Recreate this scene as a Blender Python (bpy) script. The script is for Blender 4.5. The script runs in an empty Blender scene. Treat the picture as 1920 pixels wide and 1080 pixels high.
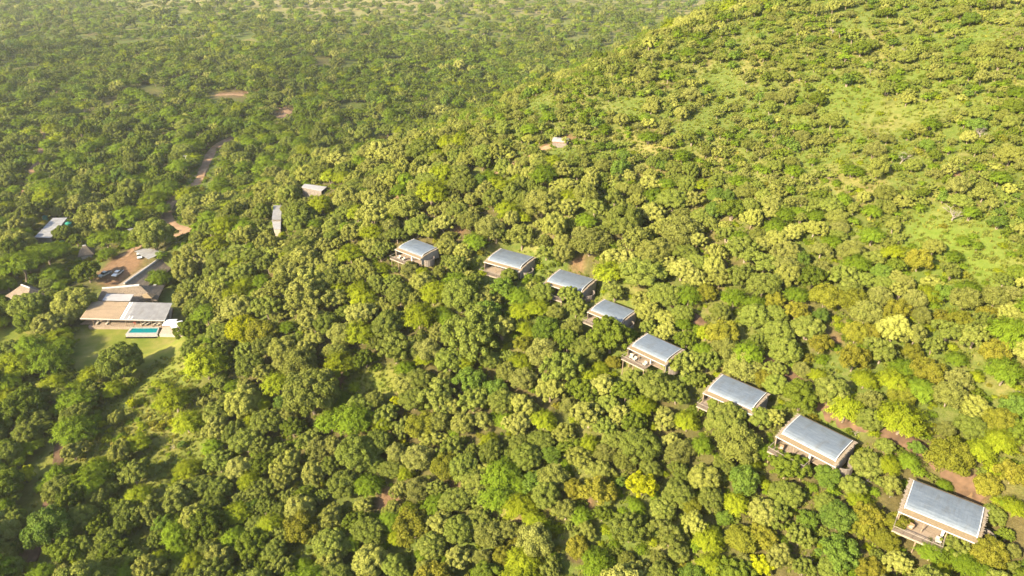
import bpy, bmesh, math, random
import numpy as np
from mathutils import Vector, Matrix

R_ = math.radians
random.seed(7)
rng = np.random.default_rng(7)
scene = bpy.context.scene
COL = scene.collection

# ------------------------------------------------------------------ camera, sky, sun, exposure
FPX, PITCH, CAMZ = 1300.0, R_(28.0), 125.0
cam = bpy.data.cameras.new('camera')
cam.sensor_width = 36.0
cam.lens = 36.0 * FPX / 1920.0
cam.clip_start, cam.clip_end = 1.0, 30000.0
cam_o = bpy.data.objects.new('camera', cam)
cam_o.location = (0, 0, CAMZ)
cam_o.rotation_euler = (R_(90) - PITCH, 0, 0)
COL.objects.link(cam_o)
scene.camera = cam_o

SUN_EL = R_(28.5)
SUN_TO = Vector((-0.80, -0.60, 0)).normalized()           # horizontal direction towards the sun
w = bpy.data.worlds.new('World')
scene.world = w
w.use_nodes = True
nt = w.node_tree
nt.nodes.clear()
sky = nt.nodes.new('ShaderNodeTexSky')
sky.sky_type = 'NISHITA'
sky.sun_disc = False
sky.sun_elevation = SUN_EL
sky.sun_rotation = math.atan2(SUN_TO.x, SUN_TO.y) % (2 * math.pi)
sky.dust_density = 2.0
bg = nt.nodes.new('ShaderNodeBackground')
bg.inputs['Strength'].default_value = 0.115
wo = nt.nodes.new('ShaderNodeOutputWorld')
nt.links.new(sky.outputs[0], bg.inputs[0])
nt.links.new(bg.outputs[0], wo.inputs[0])

sl = bpy.data.lights.new('sun', 'SUN')
sl.energy = 5.0
sl.angle = R_(0.6)
sl.color = (1.0, 0.86, 0.60)
so = bpy.data.objects.new('sun', sl)
sd = Vector((-SUN_TO.x * math.cos(SUN_EL), -SUN_TO.y * math.cos(SUN_EL), -math.sin(SUN_EL)))
so.rotation_euler = sd.to_track_quat('-Z', 'Y').to_euler()
so.location = (-200, -150, 400)
COL.objects.link(so)

scene.view_settings.view_transform = 'Standard'
scene.view_settings.look = 'None'
scene.view_settings.gamma = 1.0
scene.view_settings.exposure = 2.28
scene.view_settings.use_curve_mapping = False
cy = scene.cycles
cy.max_bounces = 5
cy.diffuse_bounces = 3
cy.glossy_bounces = 2
cy.transmission_bounces = 3
cy.transparent_max_bounces = 16
cy.volume_bounces = 1
cy.use_denoising = True
HAZE = 0.000068

# ------------------------------------------------------------------ terrain
def sstep(a, b, x):
    t = np.clip((x - a) / (b - a), 0, 1)
    return t * t * (3 - 2 * t)

def vnoise(x, y, s, k):
    """smooth value noise in about -1..1"""
    x = np.asarray(x, float) / s + 17.3 * k
    y = np.asarray(y, float) / s - 9.7 * k
    xi, yi = np.floor(x), np.floor(y)
    fx, fy = x - xi, y - yi
    fx = fx * fx * (3 - 2 * fx); fy = fy * fy * (3 - 2 * fy)
    def hsh(a, b):
        v = np.sin(a * 127.1 + b * 311.7 + k * 74.7) * 43758.5453
        return (v - np.floor(v)) * 2 - 1
    return (hsh(xi, yi) * (1 - fx) + hsh(xi + 1, yi) * fx) * (1 - fy) + (hsh(xi, yi + 1) * (1 - fx) + hsh(xi + 1, yi + 1) * fx) * fy

def smax(a, b, k):
    m = np.maximum(a, b)
    return m + k * np.log(np.exp((a - m) / k) + np.exp((b - m) / k))

U8 = 113.7
def uphill(x, y):
    s = -0.69 * (x - 74) + 0.72 * (y - 87.5)
    bow = 15 * np.exp(-((s - 92) / 48.0) ** 2) + 20 * sstep(150, 240, s)
    return 0.72 * x + 0.69 * y - bow

LODGE_PADS = []          # (x, y, floor z)

def height(x, y):
    x = np.asarray(x, float); y = np.asarray(y, float)
    hill = 33.0 + 0.39 * (uphill(x, y) - U8)
    wv = (-27 * x + 159 * y) / 161.3
    k = 16.0
    q = (wv - 284) / k
    hill = hill - 0.55 * k * np.where(q > 30, q, np.log1p(np.exp(np.minimum(q, 30))))
    hill = -smax(-hill, np.full_like(hill, -150.0), 12)
    hill = hill + 1.1 * vnoise(x, y, 38, 1) + 0.5 * vnoise(x, y, 14, 2)
    val = 0.010 * np.maximum(y - 330, 0) + 2.0 * vnoise(x, y, 260, 3) * sstep(320, 520, y) + 0.25 * vnoise(x, y, 30, 4)
    h = smax(hill, val, 4.0)
    dm = np.hypot(x + 134, y - 214)
    wm = sstep(38, 26, dm)
    h = h * (1 - wm) + 0.6 * wm
    for (lx, ly, lf) in LODGE_PADS:
        d = np.hypot(x - lx, y - ly)
        wgt = sstep(11.5, 7.0, d)
        h = h * (1 - wgt) + np.minimum(h, lf - 0.45) * wgt
    return h

CP, SP = math.cos(PITCH), math.sin(PITCH)
def ray(px, py):
    a = (px - 960) / FPX; b = -(py - 540) / FPX
    return np.array([a, CP + b * SP, -SP + b * CP])

def at_z(px, py, z):
    d = ray(px, py); t = (z - CAMZ) / d[2]
    return np.array([d[0] * t, d[1] * t, z])

TT = np.geomspace(25, 6000, 1400)
def at_ground(px, py, off=0.0, rpx=0.0):
    """world point on the terrain (plus off, plus rpx picture-radius worth of height) seen at a pixel; returns point, depth"""
    d = ray(px, py)
    f = lambda t: CAMZ + d[2] * t - height(d[0] * t, d[1] * t) - off - rpx * t / FPX
    v = f(TT)
    i = int(np.argmax(v < 0))
    if not (v < 0).any():
        i = len(TT) - 1
    a, b = TT[max(i - 1, 0)], TT[i]
    for _ in range(22):
        m = 0.5 * (a + b)
        if f(np.array([m]))[0] < 0: b = m
        else: a = m
    return np.array([d[0] * b, d[1] * b, float(height(d[0] * b, d[1] * b))]), b

def project(P):
    P = np.asarray(P, float)
    x = P[..., 0]; y = P[..., 1]; z = P[..., 2] - CAMZ
    dep = y * CP - z * SP
    up = y * SP + z * CP
    return 960 + FPX * x / dep, 540 - FPX * up / dep, dep

# suites: pixel of roof centre, roof reference height, heading in degrees
SUITES = [(1771, 950, 36.6, -37), (1532, 818, 36.6, -47), (1382, 733, 36.6, -42), (1231, 650, 36.6, -45),
          (1149, 581, 36.4, -41), (1070, 524, 36.4, -34), (957, 483, 36.2, -32), (783, 463, 36.0, -39)]
suite_pos = []
for (px, py, zr, a) in SUITES:
    p = at_z(px, py, zr)
    suite_pos.append((p[0], p[1], zr - 3.3, R_(a)))
for s in suite_pos:
    LODGE_PADS.append((s[0], s[1], s[2]))

# ------------------------------------------------------------------ helpers
def setp(o, label=None, cat=None, group=None, kind=None):
    if label: o['label'] = label
    if cat: o['category'] = cat
    if group: o['group'] = group
    if kind: o['kind'] = kind
    return o

def empty(name, loc, rz=0.0):
    o = bpy.data.objects.new(name, None)
    o.empty_display_size = 0.3
    o.location = loc
    o.rotation_euler = (0, 0, rz)
    COL.objects.link(o)
    return o

def copy_tree(o, parent=None):
    c = o.copy(); COL.objects.link(c)
    c.parent = parent
    if parent is not None:
        c.matrix_parent_inverse = o.matrix_parent_inverse.copy()
    for ch in list(o.children):
        copy_tree(ch, c)
    return c

class MB:
    def __init__(self): self.v = []; self.f = []
    def add(self, vs, fs):
        n = len(self.v)
        self.v += [tuple(map(float, q)) for q in vs]
        self.f += [tuple(n + i for i in q) for q in fs]
        return self
    def box(self, c, s, rz=0.0, M=None):
        x, y, z = s[0] / 2, s[1] / 2, s[2] / 2
        vs = [(-x, -y, -z), (x, -y, -z), (x, y, -z), (-x, y, -z), (-x, -y, z), (x, -y, z), (x, y, z), (-x, y, z)]
        ca, sa = math.cos(rz), math.sin(rz)
        if M is not None:
            vs = [tuple(M @ Vector(q)) for q in vs]
        vs = [(c[0] + ca * q[0] - sa * q[1], c[1] + sa * q[0] + ca * q[1], c[2] + q[2]) for q in vs]
        return self.add(vs, [(0, 3, 2, 1), (4, 5, 6, 7), (0, 1, 5, 4), (1, 2, 6, 5), (2, 3, 7, 6), (3, 0, 4, 7)])
    def tube(self, pts, rad, n=6):
        pts = [Vector(p) for p in pts]
        if not hasattr(rad, '__len__'): rad = [rad] * len(pts)
        rings = []
        for i, p in enumerate(pts):
            t = (pts[min(i + 1, len(pts) - 1)] - pts[max(i - 1, 0)])
            t = t.normalized() if t.length > 1e-6 else Vector((0, 0, 1))
            a = t.cross(Vector((0, 0, 1)) if abs(t.z) < 0.9 else Vector((1, 0, 0))).normalized()
            b = t.cross(a)
            rings.append([p + (a * math.cos(2 * math.pi * k / n) + b * math.sin(2 * math.pi * k / n)) * rad[i] for k in range(n)])
        vs = [tuple(q) for r in rings for q in r]
        fs = []
        for i in range(len(pts) - 1):
            for k in range(n):
                fs.append((i * n + k, i * n + (k + 1) % n, (i + 1) * n + (k + 1) % n, (i + 1) * n + k))
        fs.append(tuple(range(n - 1, -1, -1)))
        fs.append(tuple((len(pts) - 1) * n + k for k in range(n)))
        return self.add(vs, fs)
    def prism(self, prof, x0, x1):
        """closed (y,z) outline extruded along x"""
        n = len(prof)
        vs = [(x0, y, z) for y, z in prof] + [(x1, y, z) for y, z in prof]
        fs = [(k, (k + 1) % n, n + (k + 1) % n, n + k) for k in range(n)]
        fs.append(tuple(range(n - 1, -1, -1))); fs.append(tuple(range(n, 2 * n)))
        return self.add(vs, fs)
    def slab(self, quad, th):
        """four world corners (top), thickness down"""
        vs = [tuple(q) for q in quad] + [(q[0], q[1], q[2] - th) for q in quad]
        return self.add(vs, [(0, 1, 2, 3), (7, 6, 5, 4), (0, 4, 5, 1), (1, 5, 6, 2), (2, 6, 7, 3), (3, 7, 4, 0)])
    def build(self, name, m, parent=None, smooth=False, kind=None, recalc=True, loc=None):
        me = bpy.data.meshes.new(name)
        me.from_pydata(self.v, [], self.f)
        if recalc:
            bm = bmesh.new(); bm.from_mesh(me)
            bmesh.ops.recalc_face_normals(bm, faces=bm.faces[:])
            bm.to_mesh(me); bm.free()
        if smooth:
            me.polygons.foreach_set('use_smooth', [True] * len(me.polygons))
        me.materials.append(m)
        o = bpy.data.objects.new(name, me)
        if parent is not None: o.parent = parent
        if loc is not None: o.location = loc
        COL.objects.link(o)
        if kind: o['kind'] = kind
        return o

def arr_mesh(name, V, F, tint, m):
    """numpy mesh: V (n,3), F list of face arrays (k,3 or k,4), tint per face"""
    me = bpy.data.meshes.new(name)
    me.vertices.add(len(V))
    me.vertices.foreach_set('co', np.asarray(V, np.float32).ravel())
    loops = np.concatenate([f.ravel() for f in F]).astype(np.int32)
    sizes = np.concatenate([np.full(len(f), f.shape[1]) for f in F])
    starts = np.concatenate([[0], np.cumsum(sizes)[:-1]]).astype(np.int32)
    me.loops.add(len(loops)); me.loops.foreach_set('vertex_index', loops)
    me.polygons.add(len(sizes)); me.polygons.foreach_set('loop_start', starts)
    me.update(calc_edges=True)
    if tint is not None:
        a = me.attributes.new('tint', 'FLOAT', 'FACE')
        a.data.foreach_set('value', np.asarray(tint, np.float32))
    me.materials.append(m)
    me.validate()
    return me

# ------------------------------------------------------------------ materials
def new_mat(name):
    m = bpy.data.materials.new(name); m.use_nodes = True
    n = m.node_tree
    b = n.nodes['Principled BSDF']
    return m, n, b

def noisy(name, c1, c2, scale=3.0, rough=0.8, spec=0.3, stretch=None, bump=0.0, metallic=0.0, detail=6, coords='Object'):
    m, n, b = new_mat(name)
    tc = n.nodes.new('ShaderNodeTexCoord')
    src = tc.outputs[coords]
    oi = n.nodes.new('ShaderNodeObjectInfo'); ml = n.nodes.new('ShaderNodeMath'); ml.operation = 'MULTIPLY'; ml.inputs[1].default_value = 60.0
    va = n.nodes.new('ShaderNodeVectorMath'); va.operation = 'ADD'
    n.links.new(oi.outputs['Random'], ml.inputs[0]); n.links.new(src, va.inputs[0]); n.links.new(ml.outputs[0], va.inputs[1]); src = va.outputs[0]
    if stretch:
        mp = n.nodes.new('ShaderNodeMapping'); mp.inputs['Scale'].default_value = stretch
        n.links.new(src, mp.inputs[0]); src = mp.outputs[0]
    no = n.nodes.new('ShaderNodeTexNoise')
    no.inputs['Scale'].default_value = scale; no.inputs['Detail'].default_value = detail
    n.links.new(src, no.inputs['Vector'])
    rp = n.nodes.new('ShaderNodeValToRGB')
    rp.color_ramp.elements[0].position = 0.32; rp.color_ramp.elements[1].position = 0.68
    rp.color_ramp.elements[0].color = (*c1, 1); rp.color_ramp.elements[1].color = (*c2, 1)
    n.links.new(no.outputs['Fac'], rp.inputs[0])
    n.links.new(rp.outputs[0], b.inputs['Base Color'])
    b.inputs['Roughness'].default_value = rough
    b.inputs['Specular IOR Level'].default_value = spec
    b.inputs['Metallic'].default_value = metallic
    if bump:
        bp = n.nodes.new('ShaderNodeBump'); bp.inputs['Strength'].default_value = bump; bp.inputs['Distance'].default_value = 0.1
        n.links.new(no.outputs['Fac'], bp.inputs['Height']); n.links.new(bp.outputs[0], b.inputs['Normal'])
    return m

M = {}
M['roof_metal'] = noisy('roof_metal', (0.066, 0.080, 0.098), (0.092, 0.108, 0.128), 0.7, 0.42, 0.5, (1, 4, 1))
def stain(m, col, scale, lo, hi, stretch):
    n = m.node_tree; b = n.nodes['Principled BSDF']
    old = b.inputs['Base Color'].links[0].from_socket
    tc = n.nodes.new('ShaderNodeTexCoord'); mp = n.nodes.new('ShaderNodeMapping'); mp.inputs['Scale'].default_value = stretch
    oi = [q for q in n.nodes if q.type == 'OBJECT_INFO'][0]
    va = n.nodes.new('ShaderNodeVectorMath'); va.operation = 'MULTIPLY_ADD'; va.inputs[1].default_value = (1, 1, 1)
    ml = n.nodes.new('ShaderNodeMath'); ml.operation = 'MULTIPLY'; ml.inputs[1].default_value = 91.0
    n.links.new(oi.outputs['Random'], ml.inputs[0]); n.links.new(tc.outputs['Object'], mp.inputs[0]); n.links.new(mp.outputs[0], va.inputs[0]); n.links.new(ml.outputs[0], va.inputs[2])
    no = n.nodes.new('ShaderNodeTexNoise'); no.inputs['Scale'].default_value = scale; no.inputs['Detail'].default_value = 8; no.inputs['Roughness'].default_value = 0.65
    n.links.new(va.outputs[0], no.inputs['Vector'])
    mr = n.nodes.new('ShaderNodeMapRange'); mr.inputs[1].default_value = lo; mr.inputs[2].default_value = hi; mr.inputs[4].default_value = 0.75
    n.links.new(no.outputs['Fac'], mr.inputs[0])
    mx = n.nodes.new('ShaderNodeMix'); mx.data_type = 'RGBA'; mx.inputs[7].default_value = (*col, 1)
    n.links.new(mr.outputs[0], mx.inputs[0]); n.links.new(old, mx.inputs[6]); n.links.new(mx.outputs[2], b.inputs['Base Color'])
stain(M['roof_metal'], (0.055, 0.052, 0.042), 0.45, 0.52, 0.75, (1.6, 0.5, 1))
M['grey_sheet'] = noisy('grey_sheet', (0.126, 0.122, 0.122), (0.176, 0.172, 0.168), 0.5, 0.6, 0.3)
M['pale_sheet'] = noisy('pale_sheet', (0.155, 0.148, 0.148), (0.200, 0.193, 0.190), 0.4, 0.6, 0.3)
M['reed'] = noisy('reed', (0.088, 0.064, 0.038), (0.158, 0.119, 0.073), 5, 0.9, 0.1, (0.6, 3, 1), 0.4)
M['reed_tan'] = noisy('reed_tan', (0.191, 0.139, 0.087), (0.267, 0.197, 0.128), 3, 0.9, 0.1, (4, .4, 1), 0.3)
M['lath'] = noisy('lath', (0.117, 0.095, 0.072), (0.216, 0.184, 0.149), 6, 0.9, 0.1)
M['thatch'] = noisy('thatch', (0.083, 0.063, 0.047), (0.160, 0.127, 0.094), 2.2, 0.95, 0.1, (1, 1, 2.5), 0.6)
M['ridge'] = noisy('ridge', (0.231, 0.220, 0.204), (0.308, 0.292, 0.270), 1.0, 0.9, 0.1)
M['canvas'] = noisy('canvas', (0.180, 0.156, 0.126), (0.240, 0.210, 0.174), 1.2, 0.9, 0.1)
M['taupe'] = noisy('taupe', (0.084, 0.070, 0.059), (0.140, 0.119, 0.101), 1.6, 0.9, 0.1)
M['timber'] = noisy('timber', (0.120, 0.084, 0.057), (0.192, 0.144, 0.102), 2.5, 0.8, 0.2, (1, 6, 1))
M['deck'] = noisy('deck', (0.146, 0.109, 0.081), (0.218, 0.172, 0.130), 2.2, 0.8, 0.2, (0.7, 6, 1))
M['dark_wood'] = noisy('dark_wood', (0.042, 0.032, 0.025), (0.077, 0.059, 0.045), 3, 0.8, 0.2)
M['trim'] = noisy('trim', (0.372, 0.353, 0.329), (0.446, 0.434, 0.409), 1.5, 0.6, 0.3)
M['white_cloth'] = noisy('white_cloth', (0.472, 0.459, 0.439), (0.523, 0.510, 0.491), 1.0, 0.9, 0.1)
M['cream'] = noisy('cream', (0.252, 0.227, 0.185), (0.294, 0.269, 0.227), 2.0, 0.9, 0.1)
M['wicker'] = noisy('wicker', (0.098, 0.059, 0.035), (0.168, 0.105, 0.063), 9, 0.85, 0.2)
M['paving'] = noisy('paving', (0.244, 0.197, 0.157), (0.313, 0.261, 0.215), 1.1, 0.9, 0.2)
M['concrete'] = noisy('concrete', (0.165, 0.160, 0.149), (0.220, 0.212, 0.198), 1.2, 0.9, 0.2)
M['tank_green'] = noisy('tank_green', (0.007, 0.112, 0.070), (0.010, 0.147, 0.091), 1.0, 0.5, 0.4)
M['shed_wall'] = noisy('shed_wall', (0.055, 0.065, 0.07), (0.085, 0.095, 0.10), 1.0, 0.6, 0.4)
M['red_brick'] = noisy('red_brick', (0.182, 0.077, 0.049), (0.252, 0.119, 0.077), 4.0, 0.9, 0.2)
M['red_fabric'] = noisy('red_fabric', (0.30, 0.06, 0.04), (0.38, 0.09, 0.06), 3.0, 0.9, 0.1)
M['rubber'] = noisy('rubber', (0.02, 0.02, 0.02), (0.035, 0.035, 0.035), 4.0, 0.9, 0.2)
M['car_paint'] = noisy('car_paint', (0.240, 0.252, 0.216), (0.270, 0.282, 0.246), 0.6, 0.35, 0.5)
M['car_white'] = noisy('car_white', (0.403, 0.410, 0.390), (0.442, 0.448, 0.429), 0.6, 0.35, 0.5)
M['bark'] = noisy('bark', (0.10, 0.075, 0.055), (0.20, 0.16, 0.12), 7, 0.95, 0.1)
M['dead_bark'] = noisy('dead_bark', (0.117, 0.097, 0.079), (0.207, 0.180, 0.153), 7, 0.95, 0.1)
M['dirt'] = noisy('dirt', (0.135, 0.082, 0.046), (0.215, 0.140, 0.085), 0.5, 0.95, 0.05, None, 0.3)
stain(M['grey_sheet'], (0.085, 0.07, 0.055), 0.4, 0.5, 0.75, (1.5, 0.5, 1))
stain(M['thatch'], (0.07, 0.058, 0.045), 0.35, 0.45, 0.75, (1, 1, 1))
stain(M['reed_tan'], (0.12, 0.09, 0.06), 0.35, 0.5, 0.75, (1, 1, 1))
M['dirt_dark'] = noisy('dirt_dark', (0.050, 0.032, 0.020), (0.098, 0.060, 0.037), 0.6, 0.95, 0.05, None, 0.3)
m, n, b = new_mat('glass'); b.inputs['Base Color'].default_value = (0.03, 0.035, 0.035, 1); b.inputs['Roughness'].default_value = 0.08
M['glass'] = m
m, n, b = new_mat('pool_water')
b.inputs['Base Color'].default_value = (0.003, 0.11, 0.125, 1); b.inputs['Roughness'].default_value = 0.09
no = n.nodes.new('ShaderNodeTexNoise'); no.inputs['Scale'].default_value = 2.5
bp = n.nodes.new('ShaderNodeBump'); bp.inputs['Strength'].default_value = 0.15
n.links.new(no.outputs['Fac'], bp.inputs['Height']); n.links.new(bp.outputs[0], b.inputs['Normal'])
M['pool_water'] = m

def leaf_mat(name, ca, cb, alt, trans=0.25):
    """leaf colour from the leaf's own tint, with each plant leaning a little to a neighbour hue"""
    m = bpy.data.materials.new(name); m.use_nodes = True
    n = m.node_tree; n.nodes.clear()
    out = n.nodes.new('ShaderNodeOutputMaterial')
    at = n.nodes.new('ShaderNodeAttribute'); at.attribute_name = 'tint'
    mx = n.nodes.new('ShaderNodeMix'); mx.data_type = 'RGBA'
    mx.inputs[6].default_value = (*ca, 1); mx.inputs[7].default_value = (*cb, 1)
    n.links.new(at.outputs['Fac'], mx.inputs[0])
    oi = n.nodes.new('ShaderNodeObjectInfo')
    m2 = n.nodes.new('ShaderNodeMix'); m2.data_type = 'RGBA'
    mu = n.nodes.new('ShaderNodeMath'); mu.operation = 'MULTIPLY'; mu.inputs[1].default_value = 0.75
    n.links.new(oi.outputs['Random'], mu.inputs[0]); n.links.new(mu.outputs[0], m2.inputs[0])
    n.links.new(mx.outputs[2], m2.inputs[6]); m2.inputs[7].default_value = (*alt, 1)
    mr = n.nodes.new('ShaderNodeMath'); mr.operation = 'MULTIPLY_ADD'
    fr = n.nodes.new('ShaderNodeMath'); fr.operation = 'FRACT'
    m7 = n.nodes.new('ShaderNodeMath'); m7.operation = 'MULTIPLY'; m7.inputs[1].default_value = 7.31
    n.links.new(oi.outputs['Random'], m7.inputs[0]); n.links.new(m7.outputs[0], fr.inputs[0])
    n.links.new(fr.outputs[0], mr.inputs[0]); mr.inputs[1].default_value = 0.4; mr.inputs[2].default_value = 0.8
    hv = n.nodes.new('ShaderNodeHueSaturation')
    n.links.new(m2.outputs[2], hv.inputs['Color']); n.links.new(mr.outputs[0], hv.inputs['Value'])
    d = n.nodes.new('ShaderNodeBsdfDiffuse'); t = n.nodes.new('ShaderNodeBsdfTranslucent')
    n.links.new(hv.outputs[0], d.inputs[0]); n.links.new(hv.outputs[0], t.inputs[0])
    ms = n.nodes.new('ShaderNodeMixShader'); ms.inputs[0].default_value = trans
    n.links.new(d.outputs[0], ms.inputs[1]); n.links.new(t.outputs[0], ms.inputs[2])
    n.links.new(ms.outputs[0], out.inputs[0])
    return m

LEAF = {
    'b': leaf_mat('leaf_olive', (0.088, 0.106, 0.018), (0.154, 0.166, 0.035), (0.100, 0.128, 0.020)),
    'd': leaf_mat('leaf_dark', (0.055, 0.080, 0.009), (0.096, 0.120, 0.015), (0.078, 0.098, 0.010)),
    'y': leaf_mat('leaf_pale', (0.134, 0.144, 0.028), (0.212, 0.212, 0.054), (0.160, 0.170, 0.030)),
    'l': leaf_mat('leaf_lime', (0.104, 0.136, 0.007), (0.168, 0.194, 0.013), (0.142, 0.160, 0.009)),
    'z': leaf_mat('leaf_lemon', (0.170, 0.192, 0.006), (0.246, 0.252, 0.010), (0.215, 0.217, 0.008)),
    'g': leaf_mat('leaf_green', (0.070, 0.110, 0.008), (0.116, 0.158, 0.014), (0.095, 0.136, 0.009)),
    'o': leaf_mat('leaf_ochre', (0.108, 0.106, 0.012), (0.168, 0.152, 0.020), (0.108, 0.120, 0.013)),
    't': leaf_mat('leaf_teal', (0.058, 0.096, 0.015), (0.100, 0.142, 0.023), (0.080, 0.118, 0.013)),
    's': leaf_mat('leaf_sage', (0.102, 0.110, 0.024), (0.168, 0.170, 0.046), (0.118, 0.132, 0.022)),
    'a': leaf_mat('leaf_acacia', (0.068, 0.102, 0.007), (0.118, 0.157, 0.012), (0.096, 0.128, 0.008)),
    'gr': leaf_mat('leaf_grass', (0.092, 0.128, 0.012), (0.158, 0.184, 0.026), (0.165, 0.162, 0.035), 0.3),
    'gd': leaf_mat('leaf_dry_grass', (0.18, 0.165, 0.030), (0.27, 0.23, 0.05), (0.17, 0.17, 0.025), 0.3),
}

# ground material
def ground_mat():
    m, n, b = new_mat('ground')
    N, Lk = n.nodes.new, n.links.new
    tc = N('ShaderNodeTexCoord')
    def noise(s, det=6, rough=0.6):
        q = N('ShaderNodeTexNoise'); q.inputs['Scale'].default_value = s; q.inputs['Detail'].default_value = det
        q.inputs['Roughness'].default_value = rough
        Lk(tc.outputs['Object'], q.inputs['Vector']); return q.outputs['Fac']
    def ramp(f, stops):
        r = N('ShaderNodeValToRGB')
        e = r.color_ramp.elements
        while len(e) < len(stops): e.new(0.5)
        for i, (p, c) in enumerate(stops):
            e[i].position = p; e[i].color = (*c, 1)
        Lk(f, r.inputs[0]); return r.outputs[0]
    def mix(f, a, c):
        q = N('ShaderNodeMix'); q.data_type = 'RGBA'
        Lk(f, q.inputs[0]); Lk(a, q.inputs[6]); Lk(c, q.inputs[7]); return q.outputs[2]
    def attr(nm):
        q = N('ShaderNodeAttribute'); q.attribute_name = nm; return q.outputs['Fac']
    n1, n2, n3 = noise(0.045, 8), noise(0.6, 6, 0.7), noise(3.0, 4, 0.7)
    grass = ramp(n2, [(0.30, (0.042, 0.060, 0.010)), (0.52, (0.068, 0.086, 0.017)), (0.72, (0.098, 0.102, 0.030))])
    dry = ramp(n2, [(0.30, (0.10, 0.088, 0.026)), (0.70, (0.19, 0.155, 0.055))])
    soil = ramp(n2, [(0.30, (0.034, 0.028, 0.012)), (0.70, (0.078, 0.062, 0.026))])
    lush = ramp(n2, [(0.30, (0.062, 0.092, 0.011)), (0.70, (0.105, 0.128, 0.022))])
    lawn = ramp(noise(0.12, 5), [(0.35, (0.080, 0.102, 0.013)), (0.52, (0.120, 0.126, 0.022)), (0.70, (0.185, 0.155, 0.050))])
    pale = ramp(n2, [(0.30, (0.115, 0.105, 0.036)), (0.70, (0.19, 0.16, 0.068))])
    f1 = ramp(n1, [(0.50, (0, 0, 0)), (0.66, (1, 1, 1))])
    c = mix(f1, grass, dry)
    f2 = ramp(noise(0.09, 7), [(0.58, (0, 0, 0)), (0.68, (1, 1, 1))])
    c = mix(f2, c, soil)
    c = mix(attr('soil'), c, soil)
    c = mix(attr('lush'), c, lush)
    c = mix(attr('dry'), c, pale)
    c = mix(attr('lawn'), c, lawn)
    c = mix(attr('bare'), c, ramp(n2, [(0.3, (0.075, 0.044, 0.025)), (0.7, (0.145, 0.088, 0.050))]))
    Lk(c, b.inputs['Base Color'])
    b.inputs['Roughness'].default_value = 0.95; b.inputs['Specular IOR Level'].default_value = 0.05
    bp = N('ShaderNodeBump'); bp.inputs['Strength'].default_value = 0.7; bp.inputs['Distance'].default_value = 0.35
    Lk(n3, bp.inputs['Height']); Lk(bp.outputs[0], b.inputs['Normal'])
    return m
M['ground'] = ground_mat()

# ------------------------------------------------------------------ places found on the terrain (outlines as seen, put on the ground)
def gpoly(pts): return np.array([at_ground(x, y)[0][:2] for x, y in pts])
def inpoly(P, poly):
    x, y = P[:, 0], P[:, 1]
    c = np.zeros(len(P), bool)
    j = len(poly) - 1
    for i in range(len(poly)):
        xi, yi = poly[i]; xj, yj = poly[j]
        if yi != yj:
            c ^= ((yi > y) != (yj > y)) & (x < (xj - xi) * (y - yi) / (yj - yi) + xi)
        j = i
    return c
def dist_line(P, line):
    d = np.full(len(P), 1e9)
    for a, b in zip(line[:-1], line[1:]):
        ab = b - a
        t = np.clip(((P - a) @ ab) / max(ab @ ab, 1e-6), 0, 1)
        d = np.minimum(d, np.hypot(*(P - (a + t[:, None] * ab)).T))
    return d
def soft_poly(P, poly, wdt):
    ins = inpoly(P, poly)
    d = dist_line(P, np.vstack([poly, poly[:1]]))
    sd = np.where(ins, d, -d)
    return sstep(-wdt, wdt, sd)

LAWN = gpoly([(150, 612), (240, 612), (345, 622), (350, 645), (300, 672), (268, 690), (262, 712), (205, 712), (137, 700), (128, 665), (150, 640)])
LAWN2 = gpoly([(-60, 620), (58, 605), (66, 655), (20, 668), (-60, 672)])
LODGE_YARD = gpoly([(140, 604), (178, 550), (168, 516), (214, 478), (250, 462), (322, 468), (330, 520), (322, 545), (345, 585), (352, 630), (150, 618)])
PARKING = gpoly([(166, 520), (190, 505), (215, 478), (252, 470), (272, 482), (262, 500), (234, 528), (228, 540), (196, 540)])
GLADE = gpoly([(628, 716), (668, 698), (710, 686), (752, 692), (740, 730), (712, 770), (690, 800), (650, 790), (632, 750)])
PATHFIELD = gpoly([(20, 900), (60, 850), (100, 795), (132, 800), (124, 880), (112, 930), (95, 1000), (75, 1070), (30, 1080), (50, 1010), (40, 950)])
YGRASS = gpoly([(118, 905), (190, 812), (300, 752), (340, 722), (372, 738), (330, 800), (240, 860), (190, 890), (128, 960)])
LEFTSHADE = gpoly([(200, 700), (260, 700), (290, 680), (345, 650), (352, 690), (300, 720), (235, 760), (185, 790), (180, 740)])
LOWLEFT = gpoly([(-80, 690), (340, 700), (430, 760), (400, 850), (330, 960), (250, 1080), (-80, 1090)])
SLOT = gpoly([(330, 850), (400, 820), (365, 880), (300, 960), (270, 1000), (240, 1010), (290, 930)])
BRIGHT = gpoly([(1690, 420), (1760, 395), (1830, 420), (1900, 440), (1930, 520), (1900, 590), (1820, 560), (1760, 510), (1690, 470)])
DIRT_SPOTS = [(985, 985, 3.2), (1110, 945, 2.0), (755, 375, 5), (888, 343, 3), (978, 302, 3.5), (1064, 262, 3.5), (1022, 276, 2.5), (510, 490, 4), (500, 530, 4), (840, 925, 3), (725, 935, 3.5),
              (1560, 640, 2.2), (1770, 720, 2), (1830, 920, 2.5), (1085, 492, 1.6), (865, 432, 2.5), (800, 398, 1.8), (1465, 570, 2), (1820, 390, 1.8), (1790, 330, 1.8), (435, 176, 14), (530, 214, 9), (1075, 700, 2), (1690, 820, 3), (630, 716, 3.0), (90, 912, 2), (60, 1030, 2.5)]
spots = [(at_ground(x, y)[0], r) for x, y, r in DIRT_SPOTS]

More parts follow.
